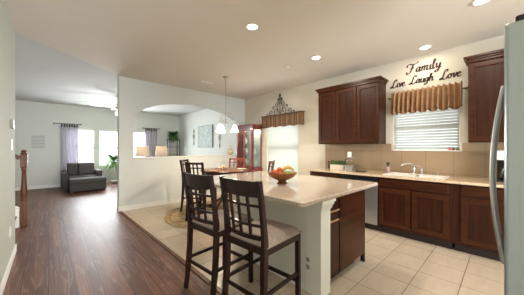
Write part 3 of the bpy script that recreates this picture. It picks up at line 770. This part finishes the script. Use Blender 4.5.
# ------------------------------------------------------------------ china hutch
hu = thing('china_hutch', 'reddish mahogany china hutch with glass doors in the dining corner', 'hutch', (0, 0, 0))
hx0, hx1, hy0, hy1 = 4.19, WR-.016, 4.87, 5.62; hz = 1.98
HM = wood('hutch_mahogany', S(92, 36, 34), S(132, 62, 56), .28, (20, 20, 2), .5)
m = MB(); m.box(hx0-.03, hy0-.02, .06, hx1, hy1+.02, .80, .006); m.build('base_cabinet', HM, hu)
m = MB(); m.box(hx0-.01, hy0, .001, hx1, hy1, .06); m.build('plinth', HM, hu)
m = MB(); m.box(hx1-.015, hy0, .80, hx1, hy1, hz); m.build('back_panel', simple('hutch_pale_back', S(196, 206, 208), .3), hu)
m = MB()
m.box(hx0+.035, hy1-.012, .80, hx1-.015, hy1-.002, hz)
for yy in (hy0, hy1-.035):
    m.box(hx0, yy, .80, hx0+.035, yy+.035, hz); m.box(hx1-.05, yy, .80, hx1-.015, yy+.035, hz)
m.box(hx0, hy0, hz-.06, hx1-.015, hy1, hz); m.box(hx0, hy0, .80, hx1-.015, hy1, .83)
m.build('upper_frame', HM, hu)
m = MB()
for o, a, b_ in ((.015, 0, .025), (.035, .025, .05), (.055, .05, .075)): m.box(hx0-o, hy0-o, hz+a, hx1, hy1+min(o, .05), hz+b_, .004)
m.build('crown', HM, hu)
for a, b_ in ((hy0+.037, (hy0+hy1)/2-.002), ((hy0+hy1)/2+.002, hy1-.037)):
    m = MB(); x0 = hx0-.004
    m.box(x0-.012, a, .84, x0+.004, a+.035, hz-.065); m.box(x0-.012, b_-.035, .84, x0+.004, b_, hz-.065); m.box(x0-.012, a+.035, .84, x0+.004, b_-.035, .875); m.box(x0-.012, a+.035, hz-.11, x0+.004, b_-.035, hz-.065)
    d = m.build('door', HM, hu)
    MB().box(x0-.006, a+.035, .875, x0-.003, b_-.035, hz-.11).build('pane', CGLASS, d)
    MB().ball(x0-.02, b_-.015 if a < 5 else a+.015, 1.35, .010).build('knob', NICKEL, d)
MB().box(hx0+.035, hy0+.012, .83, hx1-.05, hy0+.016, hz-.06).build('side_pane', CGLASS, hu)
for z in (1.15, 1.48, 1.75): MB().box(hx0+.04, hy0+.02, z, hx1-.02, hy1-.037, z+.008).build('shelf', CGLASS, hu)
DISH = simple('pale_china', S(206, 214, 210), .25)
for i, (yy, z, r) in enumerate(((4.95, .831, .07), (5.35, .831, .08), (4.96, 1.159, .06), (5.36, 1.159, .07), (5.0, 1.489, .06), (5.38, 1.489, .06))):
    c = thing('china_dish', ['left', 'right'][i % 2 == 0]+' pale china dish on the '+['bottom', 'second', 'third'][i//2]+' shelf inside the hutch', 'dish', (4.38, yy+.06, z), 0, 'china in the hutch')
    MB().lathe([(0, 0), (r*.4, 0), (r*.5, .01), (r*.9, .05), (r, .10), (r*.9, .16), (r*.5, .19), (0, .2)], 18).build('vessel', DISH, c)
    MB().lathe([(r*.55, .19), (r*.3, .205), (.012, .21), (.012, .225), (0, .23)], 14).build('lid', DISH, c)

l = bpy.data.lights.new('hutch_lamp', 'POINT'); l.energy = 5; l.color = (1, .82, .62); l.shadow_soft_size = .03
lo = bpy.data.objects.new('hutch_lamp', l); COL.objects.link(lo); lo.parent = hu; lo.location = (hx0+.12, 5.1, hz-.10)
MB().lathe([(0, hz-.078), (.03, hz-.078), (.035, hz-.062), (0, hz-.062)], 16, Matrix.Translation((hx0+.12, 5.1, 0))).build('puck_light', P_white, hu)
# vase on the ledge
v = thing('vase', 'tan round jug with narrow neck on the white ledge', 'vase', (4.06, AY+.075, ledz+.028))
MB().lathe([(0, 0), (.05, 0), (.09, .03), (.105, .09), (.09, .15), (.04, .19), (.022, .21), (.022, .28), (.030, .29), (.018, .29), (.014, .2)], 24, None, True, False).build('body', simple('tan_pottery', S(196, 176, 148), .6, 0, 15, .1), v)

# ------------------------------------------------------------------ valances
def valance(name, label, y0, y1, z0, z1, x, folds, amp, mat, scallop, rod, headz=0):
    t = thing(name, label, 'valance', (x, (y0+y1)/2, z0)); w = (y1-y0)/2; h = z1-z0
    def f(u_, v_):
        y = -w+2*w*u_; ph = u_*folds*2*PI
        a = amp*(.45+.55*(1-v_))
        z = v_*h
        if v_ < .999: z += (1-v_)*scallop*math.sin(ph*.5+.6)
        else: z += scallop*.45*math.sin(ph)
        return (-a*math.sin(ph)-amp*.6*(1-v_), y+amp*.25*math.sin(ph*1.0+1), z)
    MB().grid(f, folds*10, 8, True, .004).build('fabric', mat, t)
    rz = rod
    MB().tube([(.06, -w-.05, rz), (.06, w+.05, rz)], .011, 10).build('rod', IRON, t)
    for s_ in (-1, 1):
        MB().ball(.06, s_*(w+.06), rz, .020, seg=12).build('finial', IRON, t)
        MB().box(.06, s_*(w+.02)-.008, rz-.008, WR-x-.0005, s_*(w+.02)+.008, rz+.008).build('bracket', IRON, t)
    return t
valance('window_valance', 'tan gathered valance on a rod over the sink window', .43, 1.385, 1.97, 2.36, WR-.12, 14, .042, VAL2, .022, .30)
# dining valance: flat board-like cornice with soft pleats and a board behind
t = thing('window_valance', 'brown and tan striped valance over the dining window', 'valance', (WR-.12, 4.08, 1.95)); w = .70; h = .32
def f(u_, v_):
    ph = u_*9*2*PI; return (-.012*math.sin(ph)*(1.1-v_*.6), -w+2*w*u_, v_*h+(1-v_)*.015*math.sin(ph*.5))
MB().grid(f, 108, 4, True, .004).build('fabric', VAL1, t)
MB().box(-.018, -w-.03, h-.012, .118, w+.03, h+.012, .004).build('board', simple('dark_cornice_board', S(86, 58, 42), .6), t)
for s_ in (-1, 1): MB().box(.004, s_*w-.004 if s_ < 0 else s_*w-.0, 0.0, .118, s_*w if s_ < 0 else s_*w+.004, h-.012).build('return', VAL1, t)
# iron scroll ornament standing on the board
def spiral(cx_, cz_, r0, turns, a0, sgn, n=26):
    P = []
    for i in range(n+1):
        q = i/n; a = a0+sgn*turns*2*PI*q; r = r0*(1-.82*q); P.append((0, cx_+r*math.cos(a), cz_+r*math.sin(a)))
    return P
t = thing('iron_scroll', 'bronze iron scroll ornament standing on the striped valance', 'wall ornament', (WR-.02, 4.17, 1.95+h+.0125))
m = MB(); m.bar((0, -.45, .008), (0, .45, .008), .012, .012); m.tube([(0, 0, .01), (0, 0, .50)], .008, 8)
m.build('frame', IRON, t)
for s_ in (-1, 1):
    q = MB()
    for (cy_, cz_, r0, tn, a0, sg) in ((.115, .105, .100, 1.1, -PI/2, 1), (.30, .085, .078, 1.1, -PI/2, 1), (.085, .295, .075, 1.1, -PI/2, 1), (.045, .42, .040, 1.0, -PI/2, 1), (.21, .225, .045, 1.0, -PI/2, 1), (.42, .045, .035, 1.0, -PI/2, 1)):
        ang = a0 if s_ > 0 else PI-a0
        q.tube(spiral(s_*cy_*1.12, cz_, r0*1.05, tn, ang, sg*s_), .008, 7)
    q.tube([(0, s_*.02, .02), (0, s_*.10, .21), (0, s_*.03, .33), (0, s_*.06, .42), (0, 0, .49)], .006, 6)
    q.build('scroll', IRON, t)
MB().lathe([(0, .49), (.02, .505), (.028, .53), (.012, .56), (0, .58)], 12).build('finial', IRON, t)

# ------------------------------------------------------------------ wall lettering
def crspline(P, n=8):
    out = []
    for i in range(len(P)-1):
        p0 = P[max(i-1, 0)]; p1 = P[i]; p2 = P[i+1]; p3 = P[min(i+2, len(P)-1)]
        for k in range(n):
            t = k/n
            out.append(tuple(.5*((2*p1[c])+(p2[c]-p0[c])*t+(2*p0[c]-5*p1[c]+4*p2[c]-p3[c])*t*t+(3*p1[c]-p0[c]-3*p2[c]+p3[c])*t**3) for c in (0, 1)))
    out.append(P[-1]); return out
G = {  # glyph strokes (x, y), x-height 1, y up; advance
 'F': (1.9, [[(0.1, .35), (0.0, 0.0), (.35, -.15), (.75, .2), (1.0, 1.0), (1.2, 1.9)], [(-.1, 1.35), (0.05, 1.85), (.5, 1.95), (1.2, 1.8), (1.8, 1.9), (2.15, 2.2)], [(.55, .95), (.95, 1.05), (1.45, 1.0)]]),
 'L': (1.5, [[(1.25, 1.55), (1.3, 1.95), (.95, 2.0), (.7, 1.5), (.55, .8), (.38, .2), (.1, -.08), (-.12, .08), (.05, .28), (.4, .12), (.85, -.1), (1.2, .05), (1.4, .45)]]),
 'a': (1.0, [[(.75, .8), (.45, 1.0), (.1, .6), (.15, .1), (.45, .1), (.75, .7), (.8, .9)], [(.8, .95), (.7, .3), (.8, .02), (1.05, .2)]]),
 'm': (1.55, [[(.0, .8), (.2, .95), (.2, .5), (.15, .0)], [(.2, .6), (.5, .98), (.7, .85), (.65, .4), (.62, 0)], [(.68, .6), (1.0, .98), (1.2, .85), (1.12, .3), (1.25, .0), (1.5, .2)]]),
 'i': (.55, [[(.05, .75), (.22, .95), (.2, .5), (.2, .1), (.35, 0), (.55, .2)], [(.28, 1.35), (.34, 1.42)]]),
 'l': (.6, [[(.05, .5), (.35, 1.4), (.45, 1.85), (.25, 1.8), (.15, 1.0), (.2, .15), (.35, 0), (.6, .2)]]),
 'y': (1.1, [[(.05, .8), (.2, .95), (.2, .4), (.4, .1), (.7, .4), (.85, .95)], [(.9, .98), (.75, .1), (.55, -.6), (.2, -.75), (.1, -.5), (.6, -.2), (1.1, .2)]]),
 'v': (1.0, [[(.05, .75), (.2, .98), (.35, .5), (.45, .02), (.75, .45), (.85, .95), (1.05, .85)]]),
 'e': (.85, [[(.15, .5), (.55, .65), (.55, .95), (.3, .95), (.1, .5), (.25, .05), (.55, .05), (.85, .3)]]),
 'u': (1.05, [[(.05, .8), (.2, .95), (.15, .3), (.35, .02), (.7, .4), (.8, .95)], [(.8, .95), (.75, .2), (.9, 0), (1.1, .2)]]),
 'g': (1.0, [[(.75, .8), (.45, 1.0), (.1, .6), (.15, .15), (.45, .1), (.75, .7), (.8, .95)], [(.8, .98), (.7, .1), (.5, -.6), (.15, -.7), (.1, -.45), (.6, -.15), (1.0, .2)]]),
 'h': (1.1, [[(.1, .5), (.4, 1.5), (.4, 1.85), (.22, 1.7), (.15, .9), (.12, .0)], [(.15, .5), (.5, .98), (.75, .85), (.68, .3), (.8, 0), (1.1, .2)]]),
 'o': (.95, [[(.5, .95), (.15, .75), (.1, .3), (.4, .0), (.75, .3), (.7, .8), (.45, .95), (.6, .75), (1.0, .8)]]),
}
def word(text, ystart, yend, zbase, xh, label, nib):
    L = sum(G[c][0] for c in text); sx = (ystart-yend)/L
    t = thing('wall_lettering', label, 'wall decal', (WR-.0005, ystart, zbase))
    cur = 0
    for c in text:
        adv, strokes = G[c]; mb = MB()
        for stk in strokes:
            P = [((cur+p[0])*sx+p[1]*xh*.12, p[1]*xh) for p in crspline(stk)]
            b = bmesh.new(); Lf = []; n = len(P)
            for i, p in enumerate(P):
                a = P[max(i-1, 0)]; e = P[min(i+1, n-1)]; dx, dz = e[0]-a[0], e[1]-a[1]; l = math.hypot(dx, dz) or 1
                nx, nz = -dz/l, dx/l; th = math.atan2(dz, dx)
                wd = nib*(.32+.68*abs(math.sin(th-math.radians(20))))*(.5 if i in (0, n-1) else 1)
                Lf.append([b.verts.new((xx, -(p[0]+s_*nx*wd), p[1]+s_*nz*wd)) for s_ in (1, -1) for xx in ((-.004, 0) if s_ == 1 else (0, -.004))])
            for A_, C_ in zip(Lf[:-1], Lf[1:]):
                for k in range(4): b.faces.new((A_[k], A_[(k+1) % 4], C_[(k+1) % 4], C_[k]))
            b.faces.new(Lf[0]); b.faces.new(Lf[-1]); bmesh.ops.recalc_face_normals(b, faces=b.faces[:]); mb._merge(b)
        mb.build('letter', DECAL, t); cur += adv
word('Family', 1.185, .705, 2.675, .078, 'dark script word Family high on the wall over the sink window', .0135)
word('Live', 1.43, 1.21, 2.475, .066, 'dark script word Live, left of the lower line of lettering', .0115)
word('Laugh', 1.135, .80, 2.485, .066, 'dark script word Laugh, middle of the lower line of lettering', .0115)
word('Love', .715, .465, 2.475, .070, 'dark script word Love, right of the lower line of lettering', .012)
# little ornaments on the sill
for i, (yy, mt, lab) in enumerate(((.60, RE, 'left red ornament on the kitchen window sill'), (.555, simple('brown_red_glaze', S(120, 50, 36), .4), 'dark red ornament between two others on the sill'), (.505, GREEN, 'small green ornament at the right end of the sill'))):
    o_ = thing('sill_ornament', lab, 'ornament', (WR+.0, yy, SW[2]+.012), 0, 'ornaments on the sink window sill')
    MB().ball(0, 0, .020, .019, seg=14).build('body', mt, o_)
    MB().tube([(0, 0, .036), (.002, 0, .048)], .003, 6).build('stem', GREEN, o_)

# ------------------------------------------------------------------ ceiling fixtures
def can_light(x, y, label, power=14):
    t = thing('recessed_light', label, 'ceiling light', (x, y, CEIL), 0, 'recessed ceiling lights')
    MB().lathe([(.062, -.010), (.068, -.014), (.082, -.010), (.086, -.0005), (.062, -.0005)], 32, None, True, False).build('trim_ring', P_white, t)
    MB().lathe([(0, -.006), (.0615, -.006), (.0615, -.0008), (0, -.0008)], 28).build('lens', CANGLOW, t)
    a = area('recessed_lamp', (0, 0, -.012), (0, 0, 0), .11, .11, power, (1.0, .92, .80), 'DISK'); a.parent = t
    return t
can_light(1.89, 2.21, 'recessed ceiling light above the bar stools')
can_light(3.34, 2.22, 'recessed ceiling light above the walkway before the upper cabinets')
can_light(4.23, .85, 'recessed ceiling light above the sink and lettering', 2.6)
can_light(3.32, .17, 'recessed ceiling light at the top right edge of the picture', 7)
can_light(1.89, .17, 'added unseen recessed light over the kitchen floor beside the refrigerator', 9)  # out-of-view can added on the grid to brighten the kitchen
def vent(x, y, w_, l_, label, rz=0):
    t = thing('ceiling_vent', label, 'vent', (x, y, CEIL), rz)
    m = MB(); m.box(-w_, -l_, -.008, w_, -l_+.02, -.0005); m.box(-w_, l_-.02, -.008, w_, l_, -.0005); m.box(-w_, -l_+.02, -.008, -w_+.02, l_-.02, -.0005); m.box(w_-.02, -l_+.02, -.008, w_, l_-.02, -.0005); m.build('frame', P_white, t)
    MB().box(-w_+.02, -l_+.02, -.0025, w_-.02, l_-.02, -.0008).build('backing', simple('vent_shadow', S(120, 112, 100), .8), t)
    m = MB(); k = -l_+.035
    while k < l_-.03: m.box(-w_+.02, k, -.007, w_-.02, k+.008, -.003); k += .022
    m.build('louvers', P_white, t)
vent(2.72, 4.83, .15, .07, 'white vent in the ceiling near the pendant rod', 0)
vent(.84, 9.7, .16, .07, 'white vent in the living room ceiling')
sd = thing('smoke_detector', 'small round white smoke detector on the kitchen ceiling', 'smoke detector', (3.32, 2.86, CEIL))
MB().lathe([(0, -.034), (.045, -.032), (.062, -.022), (.066, -.0005), (0, -.0005)], 28).build('housing', P_ceil, sd)

# chandelier
ch = thing('chandelier', 'brushed nickel three-light chandelier with frosted shades over the dining table', 'chandelier', (2.81, 4.18, 0))
MB().lathe([(.065, CEIL-.001), (.065, CEIL-.012), (.02, CEIL-.035), (.008, CEIL-.04)], 24).build('canopy', NICKEL, ch)
MB().cyl(0, 0, 2.17, CEIL-.03, .006, 10).build('rod', NICKEL, ch)
MB().lathe([(0, 1.90), (.012, 1.91), (.03, 1.94), (.018, 1.98), (.012, 2.05), (.026, 2.10), (.016, 2.15), (.008, 2.18)], 16).build('hub', NICKEL, ch)
for k in range(3):
    # first arm towards the camera and slightly left
    lat, dep = (-.08, -.16)
    a = math.atan2(dep, lat)+k*2*PI/3; R = .20; lx, dp = R*math.cos(a), R*math.sin(a)
    X, Y = .731*lx+.682*dp, -.682*lx+.731*dp
    P = [(0, 0, 1.95), (X*.25, Y*.25, 1.93), (X*.55, Y*.55, 1.99), (X*.85, Y*.85, 2.0), (X, Y, 1.95), (X, Y, 1.88)]
    arm = MB().tube([tuple(p) for p in cr(P, 5)], .007, 8).build('arm', NICKEL, ch)
    MB().tube([(X*.15, Y*.15, 2.12), (X*.5, Y*.5, 2.14), (X*.8, Y*.8, 2.07), (X*.95, Y*.95, 1.99)], .004, 6).build('scroll', NICKEL, arm)
    MB().lathe([(.026, 1.885), (.040, 1.865), (.062, 1.80), (.086, 1.73), (.081, 1.73), (.057, 1.80), (.035, 1.86), (.0, 1.875)], 28, Matrix.Translation((X, Y, 0)), True, False).build('shade', SHADEGLOW, ch)
    l = bpy.data.lights.new('chandelier_lamp', 'POINT'); l.energy = 22; l.color = (1, .83, .62); l.shadow_soft_size = .04
    lo = bpy.data.objects.new('chandelier_lamp', l); COL.objects.link(lo); lo.parent = ch; lo.location = (X, Y, 1.74)

# ceiling fan in the living room
fan = thing('ceiling_fan', 'white ceiling fan with lit globe in the living room', 'ceiling fan', (1.50, 7.9, 0))
MB().lathe([(.07, CEIL-.001), (.07, CEIL-.03), (.02, CEIL-.06), (.014, CEIL-.08)], 20).build('canopy', P_white, fan)
MB().cyl(0, 0, 2.68, CEIL-.05, .014, 12).build('rod', P_white, fan)
MB().lathe([(0, 2.50), (.07, 2.51), (.11, 2.56), (.11, 2.62), (.06, 2.68), (.02, 2.70)], 28).build('motor', P_white, fan)
for k in range(5):
    a = k*2*PI/5+.35; M = Matrix.Rotation(a, 4, 'Z') @ Matrix.Rotation(math.radians(10), 4, 'X')
    bl = MB(); bl.box(.16, -.065, 2.60, .66, .065, 2.608, .003, Matrix.Rotation(a, 4, 'Z')); bl.box(.09, -.02, 2.594, .20, .02, 2.600, 0, Matrix.Rotation(a, 4, 'Z')); bl.build('blade', P_white, fan)
MB().ball(0, 0, 2.42, .085, 1, 1, .85).build('globe', SHADEGLOW, fan)
l = bpy.data.lights.new('fan_lamp', 'POINT'); l.energy = 20; l.color = (1, .95, .88); l.shadow_soft_size = .08
lo = bpy.data.objects.new('fan_lamp', l); COL.objects.link(lo); lo.parent = fan; lo.location = (0, 0, 2.28)

# ------------------------------------------------------------------ living room
so = thing('armchair', 'wide charcoal grey armchair beside the living room curtain', 'armchair', (.81, 10.05, 0))
so.rotation_euler = (0, 0, 0)
w = .53
MB().box(-w+.15, -.42, .05, w-.15, .40, .30, .02).build('base', GREYFAB, so)
MB().box(-w, -.45, .04, -w+.15, .42, .60, .03, None, 3).build('armrest', GREYFAB, so)
MB().box(w-.15, -.45, .04, w, .42, .60, .03, None, 3).build('armrest', GREYFAB, so)
MB().box(-w+.151, .18, .30, w-.151, .42, .86, .05, None, 3).build('backrest', GREYFAB, so)
MB().box(-w+.155, -.43, .30, w-.155, .17, .45, .035, None, 3).build('seat_cushion', GREYFAB, so)
MB().box(-w+.16, .02, .45, -.10, .19, .86, .06, None, 3).build('back_cushion', GREYFAB, so)
MB().box(-.09, .02, .45, w-.16, .19, .86, .06, None, 3).build('back_cushion', GREYFAB2, so)
for sx_ in (-1, 1):
    for sy_ in (-1, 1): MB().box(sx_*(w-.08)-.03, sy_*.36-.03, 0.001, sx_*(w-.08)+.03, sy_*.36+.03, .042).build('foot', BLACK, so)
ot = thing('ottoman', 'charcoal grey ottoman in front of the wide armchair', 'ottoman', (.90, 9.25, 0))
MB().box(-.46, -.29, .04, .46, .29, .27, .02, None, 3).build('base', GREYFAB, ot)
MB().box(-.47, -.30, .27, .47, .30, .42, .04, None, 3).build('cushion', GREYFAB, ot)
for sx_ in (-1, 1):
    for sy_ in (-1, 1): MB().box(sx_*.40-.03, sy_*.24-.03, 0.001, sx_*.40+.03, sy_*.24+.03, .04).build('foot', BLACK, ot)

def curtain(x0, x1, rx0, rx1, label, rlabel):
    c = tag(MB().grid(lambda u_, v_: (x0+(x1-x0)*u_, FY-.075+.028*math.sin(u_*2*PI*5.5)*(.7+.3*(1-v_)), .03+(2.20-.03)*v_), 88, 4, True, .003).build('curtain', CURT), label, 'curtain')
    t = thing('curtain_rod', rlabel, 'curtain rod', (0, FY-.075, 2.245))
    MB().tube([(rx0, 0, 0), (rx1, 0, 0)], .012, 10).build('rod', BLACKM, t)
    for xx in (rx0-.02, rx1+.02): MB().ball(xx, 0, 0, .024, seg=12).build('finial', BLACKM, t)
    for xx in (rx0+.03, rx1-.03): MB().box(xx-.008, 0, -.008, xx+.008, .0745, .008).build('bracket', BLACKM, t)
    m = MB()
    for k in range(7):
        xx = x0+(x1-x0)*(k+.5)/7; m.tube([(xx+.0, .016*math.cos(a), .016*math.sin(a)-.004) for a in [i*2*PI/10 for i in range(11)]], .004, 5)
        m.box(xx-.016, -.034, -.115, xx+.016, -.030, -.016); m.box(xx-.016, -.034, -.016, xx+.016, .0, -.012)
    m.build('rings', BLACKM, t)
curtain(.27, .76, .12, .82, 'lavender grey curtain behind the armchair', 'black curtain rod over the left living room curtain')
curtain(3.03, 3.53, 2.98, 3.60, 'lavender grey curtain seen through the arch behind the lamps', 'black curtain rod seen through the arch')

sg = thing('wall_sign', 'pale low-relief sign on the living room wall left of the curtain', 'wall sign', (-.28, FY-.0005, 1.6))
MB().box(-.17, -.012, -.22, .17, 0, .22, .003).build('board', simple('sign_board', S(202, 204, 200), .8), sg)
m = MB()
for i in range(4): m.box(-.15, -.016, .12-i*.11, .15, -.012, .17-i*.11)
m.build('bands', simple('sign_band', S(188, 190, 190), .8), sg)

# plant on wire side table by the window
tbx = (1.98, 10.35)
WIRE = simple('pale_metal_table', S(176, 172, 162), .5, .2)
t = thing('side_table', 'small metal side table under the living room window', 'table', (*tbx, 0))
MB().box(-.28, -.18, .70, .28, .18, .725, .004).build('top', simple('grey_table_top', S(150, 148, 140), .5), t)
for sx_ in (-1, 1):
    for sy_ in (-1, 1): MB().bar((sx_*.26, sy_*.16, .001), (sx_*.26, sy_*.16, .70), .016, .016).build('leg', WIRE, t)
MB().box(-.26, -.16, .10, .26, .16, .115).build('shelf', WIRE, t)
def leafy(par, cx_, cy_, cz_, n, L, mat, spread=1.0, up=.6, w_=.022):
    mb = MB()
    for i in range(n):
        a = random.uniform(0, 2*PI); el = random.uniform(-.2, 1.2)*up; l_ = L*random.uniform(.6, 1.0)
        b = bmesh.new(); prev = None; m_ = 6
        for k in range(m_+1):
            s_ = k/m_; r = l_*s_*spread; z = l_*(math.sin(el)*s_*1.3-.7*s_*s_)
            ww = w_*math.sin(PI*min(1, .08+.9*s_)); dx, dy = math.cos(a), math.sin(a)
            p = Vector((cx_+dx*r, cy_+dy*r, cz_+z)); q = Vector((-dy, dx, 0))*ww
            cur = (b.verts.new(p-q), b.verts.new(p+Vector((0, 0, ww*.3))), b.verts.new(p+q))
            if prev:
                b.faces.new((prev[0], prev[1], cur[1], cur[0])); b.faces.new((prev[1], prev[2], cur[2], cur[1]))
            prev = cur
        mb._merge(b, None, True)
    return mb.build('foliage', mat, par)
p = thing('potted_plant', 'light green leafy plant on the side table by the window', 'plant', (1.80, 10.33, .7265))
MB().lathe([(0, 0), (.06, 0), (.085, .14), (.09, .15), (.075, .15), (.07, .12), (0, .12)], 20).build('pot', WHITEP, p)
leafy(p, 0, 0, .15, 80, .55, GREEN2, .8, 1.1, .03)

# black étagère with fern
e = thing('plant_stand', 'black metal shelf stand in the living room corner', 'shelf', (4.12, 10.32, 0))
for sx_ in (-1, 1):
    for sy_ in (-1, 1): MB().bar((sx_*.22, sy_*.15, .001), (sx_*.22, sy_*.15, 1.78), .022, .022).build('leg', BLACKM, e)
for z in (.30, .68, 1.06, 1.42, 1.765): MB().box(-.22, -.15, z, .22, .15, z+.018).build('shelf', BLACKM, e)
p = thing('fern', 'bushy dark green fern on top of the black corner stand', 'plant', (4.12, 10.32, 1.7835))
MB().lathe([(0, 0), (.08, 0), (.11, .12), (.10, .12), (.07, .01), (0, .01)], 20).build('pot', simple('terracotta', S(140, 90, 62), .7), p)
leafy(p, 0, 0, .14, 200, .40, GREEN, .8, 1.25, .03); leafy(p, 0, 0, .16, 160, .26, GREEN, .9, 1.6, .03)

# two table lamps on a console behind the half wall
co = thing('console_table', 'dark console table behind the half wall', 'table', (2.65, 8.45, 0))
MB().box(-.75, -.2, .72, .75, .2, .76, .004).build('top', CHAIR, co)
for sx_ in (-1, 1):
    for sy_ in (-1, 1): MB().bar((sx_*.70, sy_*.15, .001), (sx_*.70, sy_*.15, .72), .05, .05).build('leg', CHAIR, co)
def lamp(x, y, label):
    t = thing('table_lamp', label, 'lamp', (x, y, .7605), 0, 'beige table lamps seen through the arch')
    MB().lathe([(0, 0), (.07, 0), (.075, .015), (.03, .04), (.05, .12), (.06, .2), (.03, .28), (.012, .32), (.012, .42)], 20).build('base', simple('dark_lamp_base', S(80, 62, 50), .4), t)
    MB().lathe([(.205, .34), (.185, .68)], 32, None, True, False).build('shade', SHADE, t)
    MB().ball(0, 0, .47, .03).build('bulb', LAMPGLOW, t)
    l = bpy.data.lights.new('table_lamp_light', 'POINT'); l.energy = 1.4; l.color = (1, .86, .72); l.shadow_soft_size = .04
    lo = bpy.data.objects.new('table_lamp_light', l); COL.objects.link(lo); lo.parent = t; lo.location = (0, 0, .56)
    return t
lamp(2.31, 8.45, 'beige table lamp seen through the arch, nearest the left side of the arch')
lamp(2.94, 8.45, 'beige table lamp seen through the arch, beside the grey curtain and fern stand')

# art wall
t = thing('canvas_art', 'pale blue-grey abstract canvas on the living room side wall', 'painting', (WR-.0005, 8.21, 1.84))
def art_mat():
    M = Mat('abstract_art'); M.set(Roughness=.8)
    nz = M.n('ShaderNodeTexNoise'); nz.inputs['Scale'].default_value = 9; nz.inputs['Detail'].default_value = 8; nz.inputs['Distortion'].default_value = 2.5; M.l(M.coords((1, 1, .6)), nz.inputs['Vector'])
    M.l(M.ramp(nz.outputs[0], [(.36, S(110, 134, 134)), (.46, S(204, 210, 204)), (.52, S(138, 160, 160)), (.58, S(222, 224, 216)), (.66, S(160, 176, 172))]), M.b.inputs['Base Color']); return M.m
MB().box(-.04, -.56, -.42, -.001, .56, .42).build('canvas', art_mat(), t)
MB().box(-.045, -.575, -.435, 0, -.56, .435).box(-.045, .56, -.435, 0, .575, .435).box(-.045, -.56, .42, 0, .56, .435).box(-.045, -.56, -.435, 0, .56, -.42).build('frame', simple('grey_brown_frame', S(112, 108, 100), .6), t)
def sconce(y, z, label):
    t = thing('wall_sconce', label, 'wall sconce', (WR-.0005, y, z), 0, 'iron sconces beside the canvas')
    m = MB(); m.tube([(-.02, 0, -.36), (-.02, 0, .36)], .010, 8)
    for s_ in (-1, 1):
        m.tube([(-.02, 0, .05), (-.02, s_*.08, .12), (-.02, s_*.11, .04), (-.02, s_*.05, -.03), (-.02, 0, -.10)], .007, 6)
        m.tube([(-.02, 0, .33), (-.02, s_*.05, .26), (-.02, 0, .18)], .007, 6); m.tube([(-.02, 0, -.33), (-.02, s_*.05, -.26), (-.02, 0, -.18)], .007, 6)
    m.box(-.02, -.01, -.01, 0, .01, .01); m.build('scrollwork', simple('grey_iron', S(150, 154, 150), .6), t)
    MB().lathe([(0, 0), (.045, .004), (.045, .012), (0, .012)], 14, Matrix.Translation((-.06, 0, .02))).build('cup', simple('grey_iron2', S(120, 124, 120), .6), t)
    MB().cyl(-.06, 0, .033, .10, .022, 12).build('candle', WHITEP, t)
sconce(9.20, 1.84, 'grey iron sconce on the far side of the canvas')
sconce(7.16, 1.72, 'grey iron sconce on the near side of the canvas')

# ------------------------------------------------------------------ left wall fittings and stair
t = thing('thermostat', 'small grey and white thermostat on the near left wall', 'thermostat', (LX+.0005, 3.98, 1.66))
MB().box(0, -.07, -.05, .028, .07, .05, .004).build('housing', simple('grey_plastic', S(134, 134, 128), .4), t)
MB().box(.028, .01, -.03, .031, .055, .03, .001).build('screen', simple('pale_screen', S(205, 205, 205), .3), t)
t = thing('light_switch', 'white switch plate below the thermostat', 'switch', (LX+.0005, 4.05, 1.42))
MB().box(0, -.04, -.06, .007, .04, .06, .002).build('plate', WHITEP, t); MB().box(.007, -.015, -.03, .010, .015, .03, .001).build('rocker', WHITEP, t)
t = thing('wall_outlet', 'white outlet low on the near left wall', 'outlet', (LX+.0005, 3.9, .42))
MB().box(0, -.04, -.06, .007, .04, .06, .002).build('plate', WHITEP, t); MB().box(.007, -.018, -.04, .010, .018, .04, .001).build('socket', WHITEP, t)
nx, ny = -.335, 5.80
nw = thing('newel_post', 'brown turned wooden newel post beyond the left wall', 'newel post', (nx, ny, 0))
MB().box(-.048, -.048, .001, .048, .048, .46, .004).build('lower_block', NEWEL, nw)
MB().lathe([(.04, .46), (.048, .475), (.03, .49), (.045, .52), (.048, .60), (.036, .75), (.030, .90), (.028, .98), (.042, 1.0), (.030, 1.02), (.04, 1.04)], 24).build('turned_shaft', NEWEL, nw)
MB().box(-.046, -.046, 1.04, .046, .046, 1.26, .006).build('upper_block', NEWEL, nw)
MB().lathe([(.035, 1.26), (.045, 1.275), (.045, 1.29), (.03, 1.30), (.04, 1.32), (.02, 1.345), (0, 1.35)], 20).build('cap', NEWEL, nw)
sr = thing('staircase', 'white stair with wooden handrail rising behind the newel post', 'stairs', (0, 0, 0))
MB().bar((nx-.049, ny, 1.20), (-1.5, ny, 1.20+.72*1.1), .055, .065, .01).build('handrail', NEWEL, sr)
for k in range(8):
    x = nx-.14-k*.13; zt = 1.17+(nx-.05-x)*.69
    z0 = .36+(nx-.09-x)*.68
    MB().lathe([(.014, z0), (.016, z0+.1), (.01, z0+.3), (.012, zt)], 10, Matrix.Translation((x, ny, 0))).build('baluster', BLACKM, sr)
stp = sr
m = MB(); m.prism([(nx-.055, .001), (nx-.055, .33), (-1.9, .33+.68*(1.9+nx-.055)), (-1.9, .001)], 'y', ny-.05, ny+.05); m.build('stringer', P_white, stp)
for k in range(5):
    x1 = nx-.10-k*.26
    MB().box(x1-.26, 4.50, .001, x1, ny-.052, .18*(k+1)).build('riser', P_white, stp)
    MB().box(x1-.26, 4.50, .18*(k+1)+.0005, x1+.02, ny-.052, .18*(k+1)+.025, .004).build('tread', NEWEL, stp)
